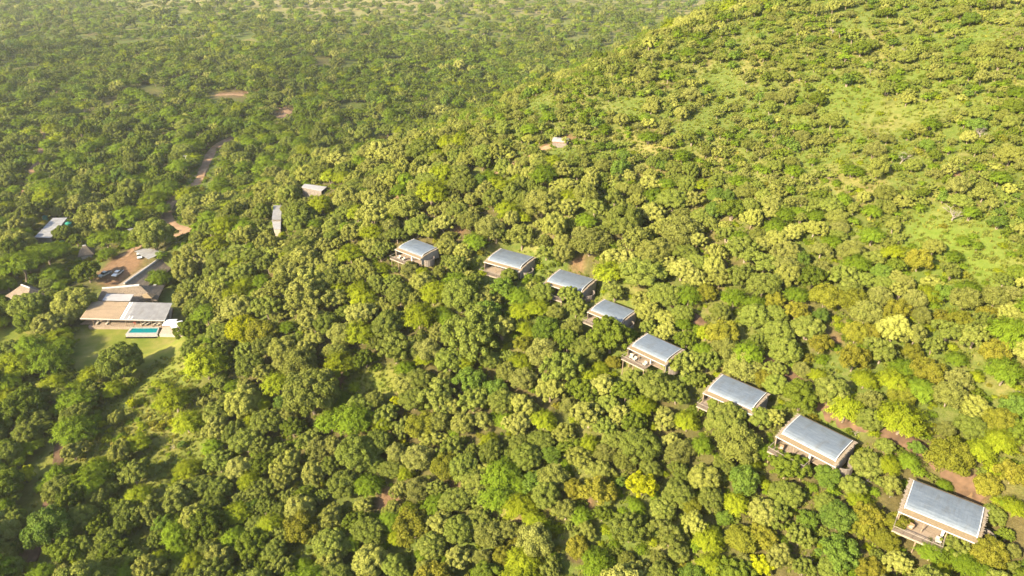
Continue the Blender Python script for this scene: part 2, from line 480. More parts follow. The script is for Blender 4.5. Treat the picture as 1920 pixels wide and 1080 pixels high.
def track(pts, off=0.0):
    P = np.array([at_ground(x, y)[0][:2] for x, y in pts])
    # Catmull-Rom resample
    out = []
    Q = np.vstack([2 * P[0] - P[1], P, 2 * P[-1] - P[-2]])
    for i in range(1, len(Q) - 2):
        n_ = max(2, int(np.hypot(*(Q[i + 1] - Q[i])) / 1.5))
        for k in range(n_):
            t = k / n_
            out.append(0.5 * ((2 * Q[i]) + (-Q[i - 1] + Q[i + 1]) * t + (2 * Q[i - 1] - 5 * Q[i] + 4 * Q[i + 1] - Q[i + 2]) * t * t + (-Q[i - 1] + 3 * Q[i] - 3 * Q[i + 1] + Q[i + 2]) * t ** 3))
    out.append(P[-1])
    return np.array(out)
ROAD = track([(228, 482), (262, 462), (300, 447), (345, 438), (349, 432), (326, 424), (313, 410), (312, 394), (326, 374), (350, 357), (372, 340), (381, 320), (390, 298), (402, 278), (426, 262), (470, 245), (520, 222), (540, 208), (500, 194), (455, 178), (405, 178)])
LEFT_TRACK = track([(40, 372), (52, 345), (60, 318), (74, 290), (80, 250), (84, 210), (110, 170)])
HILL_TRACK = track([(1255, 562), (1272, 575), (1300, 596), (1340, 628), (1400, 655), (1470, 700), (1545, 755), (1620, 790), (1700, 826), (1780, 880), (1850, 925)])
UP_TRACK = track([(885, 350), (930, 325), (985, 300), (1010, 282), (1040, 272)])
FOOTPATH = track([(120, 790), (112, 850), (106, 890), (100, 915), (88, 955), (74, 990), (68, 1030), (52, 1068), (40, 1100)])
TRACKS = [(ROAD, 2.0), (LEFT_TRACK, 1.4), (HILL_TRACK, 0.7), (UP_TRACK, 0.5), (FOOTPATH, 0.9)]

# ------------------------------------------------------------------ ground sheet
def grid_lines(lo, hi, step, far_lo, far_hi, g=1.16):
    a = list(np.arange(lo, hi + 0.01, step))
    s, x = step, a[-1]
    while x < far_hi:
        s *= g; x += s; a.append(x)
    s, x, pre = step, a[0], []
    while x > far_lo:
        s *= g; x -= s; pre.append(x)
    return np.array(pre[::-1] + a)
gx = grid_lines(-270, 270, 2.0, -6000, 6000)
gy = grid_lines(30, 420, 2.0, -3000, 9000)
GX, GY = np.meshgrid(gx, gy)
GZ = height(GX, GY)
V = np.stack([GX.ravel(), GY.ravel(), GZ.ravel()], 1)
nx, ny = len(gx), len(gy)
idx = np.arange(nx * ny).reshape(ny, nx)
F = np.stack([idx[:-1, :-1].ravel(), idx[:-1, 1:].ravel(), idx[1:, 1:].ravel(), idx[1:, :-1].ravel()], 1)
me = arr_mesh('ground', V, [F], None, M['ground'])
me.polygons.foreach_set('use_smooth', [True] * len(me.polygons))
P2 = V[:, :2]
UU = uphill(P2[:, 0], P2[:, 1])
near = (P2[:, 1] < 700) & (P2[:, 1] > 0) & (np.abs(P2[:, 0]) < 400)
def put(name, vals):
    a = me.attributes.new(name, 'FLOAT', 'POINT'); a.data.foreach_set('value', np.asarray(vals, np.float32))
lawn = np.zeros(len(V)); lush = np.zeros(len(V)); soil = np.zeros(len(V)); bare = np.zeros(len(V)); dry = np.zeros(len(V))
Pn = P2[near]
lawn[near] = np.maximum.reduce([soft_poly(Pn, LAWN, 2.5), soft_poly(Pn, LAWN2, 3), 0.6 * soft_poly(Pn, PATHFIELD, 3), 0.7 * soft_poly(Pn, LEFTSHADE, 3), 0.45 * soft_poly(Pn, LOWLEFT, 8), 0.8 * soft_poly(Pn, GLADE, 3)])
openness = sstep(132, 180, UU) * (P2[:, 1] < 330)
lush[near] = np.maximum(0.45 * openness[near] * sstep(-0.5, 0.5, vnoise(Pn[:, 0], Pn[:, 1], 30, 8)), soft_poly(Pn, BRIGHT, 8))
soil[near] = 0.85 * (1 - openness[near]) * (1 - lawn[near]) * sstep(-0.4, 0.5, vnoise(Pn[:, 0], Pn[:, 1], 22, 9))
for p, r in spots:
    d = np.hypot(Pn[:, 0] - p[0], Pn[:, 1] - p[1])
    bare[near] = np.maximum(bare[near], sstep(r * 1.4, r * 0.6, d + 0.8 * vnoise(Pn[:, 0], Pn[:, 1], 4, 5)))
bare[near] = np.maximum(bare[near], soft_poly(Pn, PARKING, 2.0))
far_n = vnoise(P2[:, 0], P2[:, 1], 210, 11) + 0.5 * vnoise(P2[:, 0], P2[:, 1], 75, 12)
dry_region = sstep(760, 1150, P2[:, 1] + 0.5 * P2[:, 0] + 150 * far_n)
dry[:] = dry_region * sstep(-0.55, 0.25, far_n)
for nm, vv in (('lawn', lawn), ('lush', lush), ('soil', soil), ('bare', bare), ('dry', dry)): put(nm, vv)
ground = bpy.data.objects.new('ground', me); COL.objects.link(ground); ground['kind'] = 'structure'

# tracks: ribbons with two worn wheel ruts laid on the ground
def ground_z(x, y):
    """height of the ground sheet itself (bilinear in its grid)"""
    i = np.clip(np.searchsorted(gx, x) - 1, 0, nx - 2); j = np.clip(np.searchsorted(gy, y) - 1, 0, ny - 2)
    fx = (x - gx[i]) / (gx[i + 1] - gx[i]); fy = (y - gy[j]) / (gy[j + 1] - gy[j])
    a = GZ[j, i] * (1 - fx) + GZ[j, i + 1] * fx; b = GZ[j + 1, i] * (1 - fx) + GZ[j + 1, i + 1] * fx
    return a * (1 - fy) + b * fy
def ribbon(name, line, half, m):
    T = np.gradient(line, axis=0); T /= np.maximum(np.hypot(T[:, 0], T[:, 1])[:, None], 1e-6)
    Nn = np.stack([-T[:, 1], T[:, 0]], 1)
    prof = [(-1, -0.03), (-0.8, 0.13), (-0.5, 0.10), (-0.2, 0.17), (0.2, 0.17), (0.5, 0.10), (0.8, 0.13), (1, -0.03)]
    V = []
    for i, (o, dz) in enumerate(prof):
        wob = half * (1 + 0.22 * vnoise(line[:, 0], line[:, 1], 5, 20 + i))
        p = line + Nn * (o * wob)[:, None]
        V.append(np.stack([p[:, 0], p[:, 1], ground_z(p[:, 0], p[:, 1]) + dz], 1))
    V = np.stack(V, 1); n_, k_ = V.shape[:2]
    ii = np.arange(n_ * k_).reshape(n_, k_)
    F = np.stack([ii[:-1, :-1].ravel(), ii[1:, :-1].ravel(), ii[1:, 1:].ravel(), ii[:-1, 1:].ravel()], 1)
    me = arr_mesh(name, V.reshape(-1, 3), [F[:, ::-1]], None, m)
    o = bpy.data.objects.new(name, me); COL.objects.link(o); o['kind'] = 'structure'
    return o
ribbon('dirt_road', ROAD, 2.7, M['dirt'])
ribbon('dirt_track', LEFT_TRACK, 1.6, M['dirt'])
ribbon('dirt_track', HILL_TRACK, 1.45, M['dirt_dark'])
ribbon('dirt_track', UP_TRACK, 1.2, M['dirt'])
ribbon('footpath', FOOTPATH, 1.4, M['dirt_dark'])

# ------------------------------------------------------------------ a fair-weather cloud high up to the west; its shade lies on the valley
cm_c = bpy.data.materials.new('cloud'); cm_c.use_nodes = True
nn_ = cm_c.node_tree; nn_.nodes.clear()
o_ = nn_.nodes.new('ShaderNodeOutputMaterial'); ms_ = nn_.nodes.new('ShaderNodeMixShader')
tr_ = nn_.nodes.new('ShaderNodeBsdfTransparent'); df_ = nn_.nodes.new('ShaderNodeBsdfDiffuse'); df_.inputs[0].default_value = (0.9, 0.9, 0.9, 1)
ms_.inputs[0].default_value = 0.032
nn_.links.new(tr_.outputs[0], ms_.inputs[1]); nn_.links.new(df_.outputs[0], ms_.inputs[2]); nn_.links.new(ms_.outputs[0], o_.inputs[0])
cb = bmesh.new()
rc = random.Random(21)
CH = 1500.0
for k in range(46):
    tx = rc.uniform(-640, 330); ty = 640 + rc.uniform(-215, 215) * math.sqrt(max(0.05, 1 - ((tx + 150) / 520) ** 2)) - 0.06 * tx
    rr = rc.uniform(55, 105)
    c = Vector((tx, ty, 0)) + SUN_TO * (CH / math.tan(SUN_EL)); c.z = CH + rc.uniform(-10, 40)
    bmesh.ops.create_icosphere(cb, subdivisions=2, radius=1.0, matrix=Matrix.Translation(c) @ Matrix.Diagonal((rr, rr, rr * 0.55, 1)))
me_c = bpy.data.meshes.new('cloud'); cb.to_mesh(me_c); cb.free()
me_c.polygons.foreach_set('use_smooth', [True] * len(me_c.polygons))
me_c.materials.append(cm_c)
cl_o = bpy.data.objects.new('cloud', me_c); COL.objects.link(cl_o); cl_o['kind'] = 'structure'

# ------------------------------------------------------------------ the row of suites
def make_suite():
    s = empty('suite', (0, 0, 0))
    # metal cover: gently sloped, rolled down along the front edge
    prof = [(3.65, 3.42), (1.2, 3.46), (-1.4, 3.36), (-2.35, 3.22), (-2.95, 2.98), (-3.35, 2.68), (-3.55, 2.42)]
    under = [(y, z - 0.09) for y, z in prof]
    MB().prism(prof + under[::-1], -5.3, 5.3).build('metal_cover', M['roof_metal'], s, smooth=False)
    sm = MB()
    for k in range(1, 17):
        x = -5.3 + 10.6 * k / 17
        for (a, b_) in zip(prof[:-1], prof[1:]):
            sm.tube([(x, a[0], a[1] + 0.004), (x, b_[0], b_[1] + 0.004)], 0.014, 4)
    sm.build('seam', M['roof_metal'], s, kind='stuff')
    tr = MB()
    for x in (-5.36, 5.36):
        tr.tube([(x, y, z + 0.03) for y, z in prof], 0.075, 5)
    tr.tube([(-5.3, -3.62, 2.38), (5.3, -3.62, 2.38)], 0.085, 5)
    tr.build('edge_trim', M['trim'], s)
    # reed eave under it
    pr = [(4.25, 3.16), (0, 3.10), (-2.6, 2.78), (-4.65, 2.24)]
    MB().prism(pr + [(y, z - 0.2) for y, z in pr[::-1]], -6.0, 6.0).build('reed_eave', M['reed'], s)
    r = random.Random(3)
    lt = MB()
    def zz_(y):
        for (a, b_) in zip(pr[:-1], pr[1:]):
            if b_[0] <= y <= a[0]: return a[1] + (b_[1] - a[1]) * (y - a[0]) / (b_[0] - a[0])
        return pr[-1][1]
    for sx in (-1, 1):
        y = -5.1
        while y < 4.2:
            L = r.uniform(0.35, 0.8)
            lt.box((sx * (6.0 + L / 2 - 0.5), y, zz_(y) + 0.05), (L, r.uniform(.07, .14), 0.05), r.uniform(-.05, .05)); y += r.uniform(.16, .26)
    x = -5.95
    while x < 5.95:
        L = r.uniform(0.35, 0.85)
        lt.box((x, -4.65 - L / 2 + 0.3, 2.29 - 0.1 * L), (r.uniform(.07, .13), L, 0.05), r.uniform(-.06, .06)); x += r.uniform(.17, .28)
    lt.build('lath', M['lath'], s, kind='stuff')
    MB().box((0, -4.72, 2.28), (12.1, 0.10, 0.09)).build('eave_pole', M['trim'], s)
    # floor, walls, glass front
    fl = MB()
    y = -3.6
    while y < 3.9:
        fl.box((0, y, -0.06), (12.0, 0.27, 0.10)); y += 0.29
    fl.build('floor_board', M['deck'], s, kind='stuff')
    dk = MB()
    y = -7.0
    while y < -3.7:
        dk.box((-2.3, y, -0.06), (7.4, 0.27, 0.10)); y += 0.29
    dk.build('deck_board', M['deck'], s, kind='stuff')
    MB().box((0, 3.7, 1.5), (12.0, 0.14, 3.0)).build('back_wall', M['canvas'], s)
    for sx in (-1, 1):
        MB().prism([(-4.3, 0.0), (3.6, 0.0), (3.6, 2.92), (0, 2.86), (-2.6, 2.54), (-4.3, 2.1)], sx * 5.95 - 0.07, sx * 5.95 + 0.07).build('side_wall', M['canvas'], s)
    for k in range(6):
        x = -5.0 + k * 1.5
        MB().box((x, -1.9, 1.25), (1.38, 0.05, 2.35)).build('glass_door', M['glass'], s)
    MB().box((4.9, -1.9, 1.25), (1.9, 0.12, 2.4)).build('front_wall', M['canvas'], s)
    MB().box((0.9, -3.5, 1.15), (0.35, 0.7, 2.3)).build('curtain', M['white_cloth'], s)
    for x in (-5.7, -2.0, 1.35, 5.7):
        MB().tube([(x, -4.75, -0.1), (x, -4.75, 2.2)], 0.09, 6).build('post', M['timber'], s)
    # railing round the deck
    for x in (-5.95, -4.5, -3.05, -1.6, -0.15, 1.35):
        MB().box((x, -7.1, 0.45), (0.08, 0.08, 1.05)).build('rail_post', M['dark_wood'], s)
    hr = MB(); hr.box((-2.3, -7.1, 1.0), (7.5, 0.12, 0.06)); hr.box((-5.95, -5.9, 1.0), (0.10, 2.4, 0.06)); hr.box((1.35, -5.9, 1.0), (0.10, 2.4, 0.06))
    hr.build('handrail', M['lath'], s)
    MB().box((-2.3, -7.14, -0.2), (7.5, 0.06, 0.3)).build('fascia_board', M['lath'], s)
    bl = MB()
    for k in range(56):
        bl.box((-5.95 + 7.3 * k / 55, -7.1, 0.5), (0.025, 0.025, 0.95))
    for k in range(3): bl.box((-2.3, -7.1, 0.2 + 0.25 * k), (7.3, 0.02, 0.02))
    bl.build('baluster', M['dark_wood'], s, kind='stuff')
    for x, y in ((-5.6, -6.8), (-2.3, -6.8), (1.1, -6.8), (-5.6, -3.8), (0, -3.8), (5.6, -3.8)):
        MB().tube([(x, y, -6.0), (x, y, -0.1)], 0.11, 6).build('stilt', M['timber'], s)
    # curved screen wall of the outdoor shower at the right end
    sc = MB()
    for k in range(9):
        a0 = -1.25 + 2.5 * k / 8
        sc.box((6.2 + 1.9 * math.cos(a0), -1.4 + 2.1 * math.sin(a0), 0.55), (0.16, 0.72, 2.3), a0)
    sc.build('screen_wall', M['taupe'], s)
    return s

SUITE_LABEL = ['nearest suite with grey metal roof, beside the bottom right corner', 'grey-roofed suite with ragged reed eave, second from the bottom right', 'grey-roofed suite with trees over its deck, third from bottom right',
               'grey-roofed suite with railed open deck and armchairs in view', 'grey-roofed suite behind the big dark green tree, fifth from bottom right', 'grey-roofed suite half hidden by trees, third from the far end', 'long grey-roofed suite, second from the far end of the row', 'suite at the far left end of the row with sunlit terrace']
SUITE_PX = [176, 158, 130, 110, 97, 104, 101, 86]     # true sizes: the suites are not all equally large
suite0 = make_suite()
suites = []
for i, (x, y, z, a) in enumerate(suite_pos):
    s = suite0 if i == 0 else copy_tree(suite0)
    s.location = (x, y, z); s.rotation_euler = (0, 0, a)
    ca_, sa_ = math.cos(a), math.sin(a)
    cx_ = [project(np.array([x + ca_ * u - sa_ * v, y + sa_ * u + ca_ * v, z + zz2]))[0] for u, v, zz2 in ((-6.3, -4.7, 2.2), (6.3, -4.7, 2.2), (6.3, 4.2, 3.2), (-6.3, 4.2, 3.2))]
    f_ = SUITE_PX[i] / float(max(cx_) - min(cx_)); print('suite', i, round(f_, 3))
    f_ = min(1.05, max(0.78, f_))
    s.scale = (f_, f_, f_); s.location.z += 3.3 * (1 - f_)
    setp(s, SUITE_LABEL[i], 'suite', 'grey-roofed suites in a row along the hillside')
    suites.append(s)

def make_armchair(m, cm):
    t = empty('armchair', (0, 0, 0))
    MB().box((0, 0, 0.30), (0.72, 0.70, 0.22)).build('seat', m, t)
    MB().box((0, 0.04, 0.45), (0.60, 0.60, 0.12)).build('cushion', cm, t)
    MB().box((0, 0.36, 0.66), (0.74, 0.14, 0.62), 0).build('backrest', m, t)
    for sx in (-1, 1):
        MB().box((sx * 0.38, 0, 0.48), (0.12, 0.72, 0.24)).build('arm', m, t)
        for sy in (-1, 1): MB().box((sx * 0.32, sy * 0.3, 0.10), (0.07, 0.07, 0.2)).build('leg', m, t)
    return t
ac_w = make_armchair(M['wicker'], M['cream']); ac_c = make_armchair(M['cream'], M['cream'])
fw = True; fc = True
def on_suite(i, lx, ly, src, first, rz, label, cat, group):
    x, y, z, a = suite_pos[i]
    sx = suites[i].scale.x; z = suites[i].location.z; ly *= sx
    o = src if first else copy_tree(src)
    ca, sa = math.cos(a), math.sin(a)
    o.location = (x + ca * lx * sx - sa * ly, y + sa * lx * sx + ca * ly, z); o.rotation_euler = (0, 0, a + rz)
    setp(o, label, cat, group); return o
G_ = 'armchairs on the suite decks'
on_suite(0, -4.6, -4.6, ac_w, True, 0.4, 'brown wicker armchair at left on the nearest suite deck', 'armchair', G_)
on_suite(0, -3.6, -4.9, ac_w, False, -0.3, 'brown wicker armchair beside the first one on the nearest suite deck', 'armchair', G_)
on_suite(0, 0.6, -5.4, ac_c, True, 0.2, 'cream armchair near the right end of the nearest suite deck', 'armchair', G_)
on_suite(3, -4.4, -5.0, ac_c, False, 0.3, 'cream armchair at left on the open railed deck', 'armchair', G_)
on_suite(3, -3.0, -5.3, ac_c, False, -0.2, 'cream armchair in the middle of the open railed deck', 'armchair', G_)
on_suite(3, 0.3, -5.3, ac_c, False, -0.1, 'cream armchair at the right end of the open railed deck', 'armchair', G_)
on_suite(1, -4.4, -4.8, ac_w, False, 0.2, 'brown wicker armchair in shade on the second suite deck', 'armchair', G_)
on_suite(7, -3.4, -5.3, ac_c, False, 0.2, 'cream armchair at left on the far end suite terrace', 'armchair', G_)
on_suite(7, -1.4, -5.3, ac_c, False, -0.2, 'cream armchair at right on the far end suite terrace', 'armchair', G_)

# ------------------------------------------------------------------ main lodge
DZ = 1.6
def hip_roof(mb, A, B, hw, ze, h1, h2, sag=0.10, n1=10, n2=7, th=0.3):
    """thatch: ridge A-B, half width hw, eave height ze, hips of length h1, h2"""
    A, B = Vector(A), Vector(B)
    e = (B - A); e.z = 0; e.normalize(); q = Vector((-e.y, e.x, 0))
    c = [A - e * h1 - q * hw, B + e * h2 - q * hw, B + e * h2 + q * hw, A - e * h1 + q * hw]
    for v in c: v.z = ze
    r = random.Random(int(abs(A.x) * 10))
    def patch(p00, p10, p01, p11):
        vs, fs = [], []
        for j in range(n2 + 1):
            v = j / n2
            for i in range(n1 + 1):
                u = i / n1
                p = p00.lerp(p10, u).lerp(p01.lerp(p11, u), v)
                p.z -= sag * math.sin(math.pi * v) * 4 * 0.5
                if 0 < i < n1 and 0 < j < n2: p.z += r.uniform(-.05, .05)
                vs.append(tuple(p))
        for j in range(n2):
            for i in range(n1):
                a = j * (n1 + 1) + i
                fs.append((a, a + 1, a + n1 + 2, a + n1 + 1))
        mb.add(vs, fs)
    patch(c[0], c[1], A, B); patch(c[2], c[3], B, A)
    patch(c[1], c[2], B, B); patch(c[3], c[0], A, A)
    dn = [v - Vector((0, 0, th)) for v in c]
    for i in range(4): mb.add([c[i], c[(i + 1) % 4], dn[(i + 1) % 4], dn[i]], [(0, 3, 2, 1)])
    mb.add(dn, [(3, 2, 1, 0)])
    return c

th = empty('thatched_lodge', tuple(at_z(240, 548, 0.6)))
loc = Vector(th.location)
def rel(p): return Vector(p) - loc
zr1, zr2 = 6.6, 6.3
A1, B1 = rel(at_z(192, 541, zr1)), rel(at_z(262, 535, zr1))
A2, B2 = rel(at_z(233, 532, zr2)), rel(at_z(299, 485, zr2))
rm = MB(); c1 = hip_roof(rm, A1, B1, 6.2, 3.0 - loc.z, 2.2, 6.5); rm.build('thatch_roof', M['thatch'], th, recalc=False)
rm = MB(); c2 = hip_roof(rm, A2, B2, 5.8, 3.5 - loc.z, 3.0, 4.5, 0.06); rm.build('thatch_roof', M['thatch'], th, recalc=False)
MB().tube([A1 + Vector((0, 0, .08)), A1.lerp(B1, .5) + Vector((0, 0, -.02)), B1 + Vector((0, 0, .10))], [0.40, 0.42, 0.46], 8).build('ridge_cap', M['ridge'], th)
MB().tube([A2 + Vector((0, 0, .05)), A2.lerp(B2, .5), B2 + Vector((0, 0, .08))], [0.36, 0.38, 0.40], 8).build('ridge_cap', M['ridge'], th)
for (A, B, hw) in ((A1, B1, 4.9), (A2, B2, 4.2)):
    c = (A + B) / 2; d = B - A
    MB().box((c.x, c.y, 1.2), (d.xy.length + 2.5, hw * 2, 2.6), math.atan2(d.y, d.x)).build('wall', M['cream'], th)
setp(th, 'large L-shaped thatched lodge with pale ridge caps behind the pool', 'lodge building')

pv_o = empty('pavilion', tuple(at_z(236, 600, DZ)))
loc = Vector(pv_o.location)
FL, FR, BR, BL = [rel(q) for q in (at_z(150, 597, 4.9), at_z(309, 601, 4.9), at_z(323, 568, 5.9), at_z(186, 566, 5.9))]
BR = FR + (BR - FR); BL = FL + (BR - FR) + (BL - FL - (BR - FR)) * 0.25
def on_roof(u, v, dz=0.0):
    p = FL.lerp(FR, u).lerp(BL.lerp(BR, u), v); return p + Vector((0, 0, dz))
def roof_panel(u0, u1, v0, v1, dz=0.0): return [on_roof(u0, v0, dz), on_roof(u1, v0, dz), on_roof(u1, v1, dz), on_roof(u0, v1, dz)]
MB().slab(roof_panel(0.0, 0.455, 0, 1), 0.16).build('reed_roof', M['reed_tan'], pv_o)
ba = MB()
for k in range(1, 22):
    u = 0.455 * k / 22
    ba.tube([on_roof(u, 0.01, 0.03), on_roof(u, 0.99, 0.03)], 0.045, 4)
for v in (0.12, 0.32, 0.52, 0.72, 0.92): ba.tube([on_roof(0.005, v, 0.07), on_roof(0.45, v, 0.07)], 0.05, 4)
ba.build('roof_pole', M['timber'], pv_o, kind='stuff')
MB().slab(roof_panel(0.462, 1.0, 0, 1), 0.16).build('metal_roof', M['grey_sheet'], pv_o)
se = MB()
for k in range(1, 26):
    u = 0.55 + 0.45 * k / 26
    se.tube([on_roof(u, 0.01, 0.02), on_roof(u, 0.99, 0.02)], 0.035, 4)
se.build('roof_seam', M['grey_sheet'], pv_o, kind='stuff')
for (a, b_) in ((0.470, 0.481), (0.500, 0.511)):
    MB().slab(roof_panel(a, b_, 0.01, 0.99, 0.07), 0.05).build('skylight_strip', M['white_cloth'], pv_o)
MB().slab(roof_panel(0.560, 0.570, 0.01, 0.2, 0.06), 0.04).build('skylight_strip', M['white_cloth'], pv_o)
MB().slab(roof_panel(0.596, 0.606, 0.01, 0.2, 0.06), 0.04).build('skylight_strip', M['white_cloth'], pv_o)
q = roof_panel(0.12, 0.47, 1.015, 1.42, 0.35)
MB().slab(q, 0.15).build('rear_roof', M['pale_sheet'], pv_o)
fb = MB(); fb.tube([on_roof(0, -0.004, -0.08), on_roof(1, -0.004, -0.08)], 0.13, 4); fb.build('fascia', M['ridge'], pv_o)
lr = MB(); r_ = random.Random(5)
for k in range(150):
    u = k / 149; p = on_roof(u, 0.0, -0.2)
    lr.box((p.x, p.y - 0.05, p.z - r_.uniform(0.05, 0.2)), (0.09, 0.06, r_.uniform(0.2, 0.5)))
lr.build('reed_fringe', M['lath'], pv_o, kind='stuff')
ux = (FR - FL).normalized(); ux.z = 0; uy = Vector((-ux.y, ux.x, 0))
for u in (0.13, 0.33, 0.52, 0.70, 0.83, 0.93):
    t0 = on_roof(u, 0.06, -0.2); b0 = t0 - ux * 0.35 + uy * 0.5; b0.z = 0.0
    MB().tube([b0, t0], [0.10, 0.08], 6).build('post', M['reed_tan'], pv_o)
    t1 = on_roof(u + 0.01, 0.8, -0.2); b1 = t1.copy(); b1.z = 0.0
    MB().tube([b1, t1], [0.10, 0.08], 6).build('post', M['reed_tan'], pv_o)
for (u0, u1) in ((0.16, 0.40), (0.42, 0.62), (0.64, 0.92)):
    a, b_ = on_roof(u0, 0.66), on_roof(u1, 0.66); c = (a + b_) / 2
    MB().box((c.x, c.y, 1.35), ((b_ - a).length, 0.2, 2.7), math.atan2(ux.y, ux.x)).build('back_wall', M['timber'], pv_o)
for k in range(10):
    p = on_roof(0.2 + 0.075 * k, 0.655 - 0.012, 0)
    MB().box((p.x, p.y, 1.15), (1.5, 0.06, 2.1), math.atan2(ux.y, ux.x)).build('glass_door', M['glass'], pv_o)
MB().box(tuple(on_roof(0.9, 0.4) * 1.0 - Vector((0, 0, on_roof(0.9, 0.4).z - 0.5))), (1.4, 3.0, 1.1), math.atan2(ux.y, ux.x)).build('bar_counter', M['cream'], pv_o)
setp(pv_o, 'long open pavilion with half reed, half grey metal roof by pool', 'pavilion')

def terrace(quad_px, z, thick, name, mat, label, cat):
    q = [at_z(x, y, z) for x, y in quad_px]; c = np.mean(q, 0)
    e = empty(name, tuple(c))
    Q = [Vector(p) - Vector(c) for p in q]
    MB().slab(Q, thick).build('slab', mat, e)
    jn = MB()
    n_ = 22
    for k in range(1, n_):
        a, b_ = Q[0].lerp(Q[1], k / n_), Q[3].lerp(Q[2], k / n_)
        jn.slab([a + Vector((-.02, 0, .008)), a + Vector((.02, 0, .008)), b_ + Vector((.02, 0, .008)), b_ + Vector((-.02, 0, .008))], 0.006)
    jn.build('joint', M['dark_wood'], e, kind='stuff')
    return setp(e, label, cat)
terrace([(165, 612.5), (250, 613), (305, 609), (323, 575)][:2] + [(262, 578), (190, 578)], DZ, 1.1, 'terrace', M['deck'], 'brown boarded terrace under the left half of the pavilion', 'terrace')
terrace([(251, 612.2), (318, 612.2), (324, 577), (263, 577)], DZ, 1.1, 'terrace', M['deck'], 'boarded terrace with loungers under the right half of the pavilion', 'terrace')
terrace([(298.5, 627), (345, 628), (347, 606), (319, 605.5), (303, 612.6)][:2] + [(347, 606), (306, 612.5)], DZ - 0.02, 1.0, 'paved_terrace', M['paving'], 'pale paved terrace right of the pool under white umbrellas', 'terrace')

po = empty('swimming_pool', tuple(at_z(266, 620, 0.4)))
loc = Vector(po.location)
O_ = [rel(at_z(x, y, DZ + 0.05)) for x, y in ((245, 613.6), (299, 613.3), (295, 626.6), (235, 627.0))]
I_ = [rel(at_z(x, y, DZ + 0.05)) for x, y in ((248.5, 615.2), (296.8, 615.0), (292.8, 623.6), (240.5, 623.8))]
for i, (nm) in enumerate(('coping', 'coping', 'coping', 'coping')):
    j = (i + 1) % 4
    qd = [O_[i], I_[i], I_[j], O_[j]]
    MB().slab(qd, 1.9).build('coping', M['concrete'], po)
MB().slab([p - Vector((0, 0, 0.10)) for p in I_], 1.4).build('water', M['pool_water'], po)
# overflow channel in front
a, b_ = O_[3], O_[2]; dn = Vector((0, 0, -1.05)); fw_ = Vector((0.02, -0.9, 0))
MB().slab([a + dn + fw_, b_ + dn + fw_, b_ + dn, a + dn], 0.3).build('overflow_channel', M['concrete'], po)
setp(po, 'raised rectangular swimming pool with turquoise water above the lawn', 'swimming pool')

def make_umbrella():
    t = empty('parasol', (0, 0, 0))
    h = 2.75; w = 1.95
    cv = MB()
    n_ = 8; vs = [(0, 0, h + 0.62)]
    for k in range(n_):
        a = 2 * math.pi * k / n_ + math.pi / 4
        rr = w * 1.38 if k % 2 == 0 else w
        vs.append((rr * math.cos(a), rr * math.sin(a), h))
    for k in range(n_): vs.append((vs[1 + k][0], vs[1 + k][1], h - 0.16))
    fs = [(0, 1 + k, 1 + (k + 1) % n_) for k in range(n_)] + [(1 + k, 1 + n_ + k, 1 + n_ + (k + 1) % n_, 1 + (k + 1) % n_) for k in range(n_)]
    cv.add(vs, fs).build('canopy', M['white_cloth'], t)
    MB().tube([(0, 0, 0), (0, 0, h + 0.7)], 0.045, 6).build('pole', M['timber'], t)
    MB().box((0, 0, 0.04), (0.6, 0.6, 0.08)).build('base', M['concrete'], t)
    return t
um = make_umbrella(); um.location = tuple(at_z(322, 617, DZ)); um.rotation_euler = (0, 0, 0.1)
setp(um, 'open white square parasol, left of the two on the paved terrace', 'parasol', 'white parasols on the paved terrace')
um2 = copy_tree(um); um2.location = tuple(at_z(335, 621, DZ)); um2.rotation_euler = (0, 0, 0.5)
setp(um2, 'open white parasol, right of the two on the paved terrace', 'parasol', 'white parasols on the paved terrace')

def make_lounger():
    t = empty('sun_lounger', (0, 0, 0))
    MB().box((0, 0, 0.26), (0.78, 1.95, 0.10)).build('frame', M['timber'], t)
    MB().box((0, -0.25, 0.37), (0.72, 1.40, 0.12)).build('cushion', M['cream'], t)
    MB().box((0, 0.72, 0.58), (0.72, 0.14, 0.75), 0, Matrix.Rotation(-0.6, 3, 'X')).build('backrest', M['cream'], t)
    for sx in (-1, 1):
        for sy in (-1, 1): MB().box((sx * 0.33, sy * 0.85, 0.11), (0.07, 0.07, 0.22)).build('leg', M['timber'], t)
    return t
lg = make_lounger()
for i, (px, py, rz, lab) in enumerate([(183, 607, 0.1, 'cream cushioned lounger at the far left end of the pool terrace'), (201.5, 607, 0.05, 'cream cushioned lounger second from the left on the pool terrace'),
                                       (269, 608.5, -0.5, 'cream lounger above the pool, left of the first pair'), (277.5, 608.5, -0.5, 'cream lounger above the pool, right of the first pair'),
                                       (291, 608.5, -0.5, 'cream lounger above the pool corner, left of the second pair'), (299.5, 608.5, -0.5, 'cream lounger above the pool corner, right of the second pair')]):
    o = lg if i == 0 else copy_tree(lg)
    o.location = tuple(at_z(px, py, DZ)); o.rotation_euler = (0, 0, rz)
    setp(o, lab, 'sun lounger', 'cream loungers on the pool terrace')

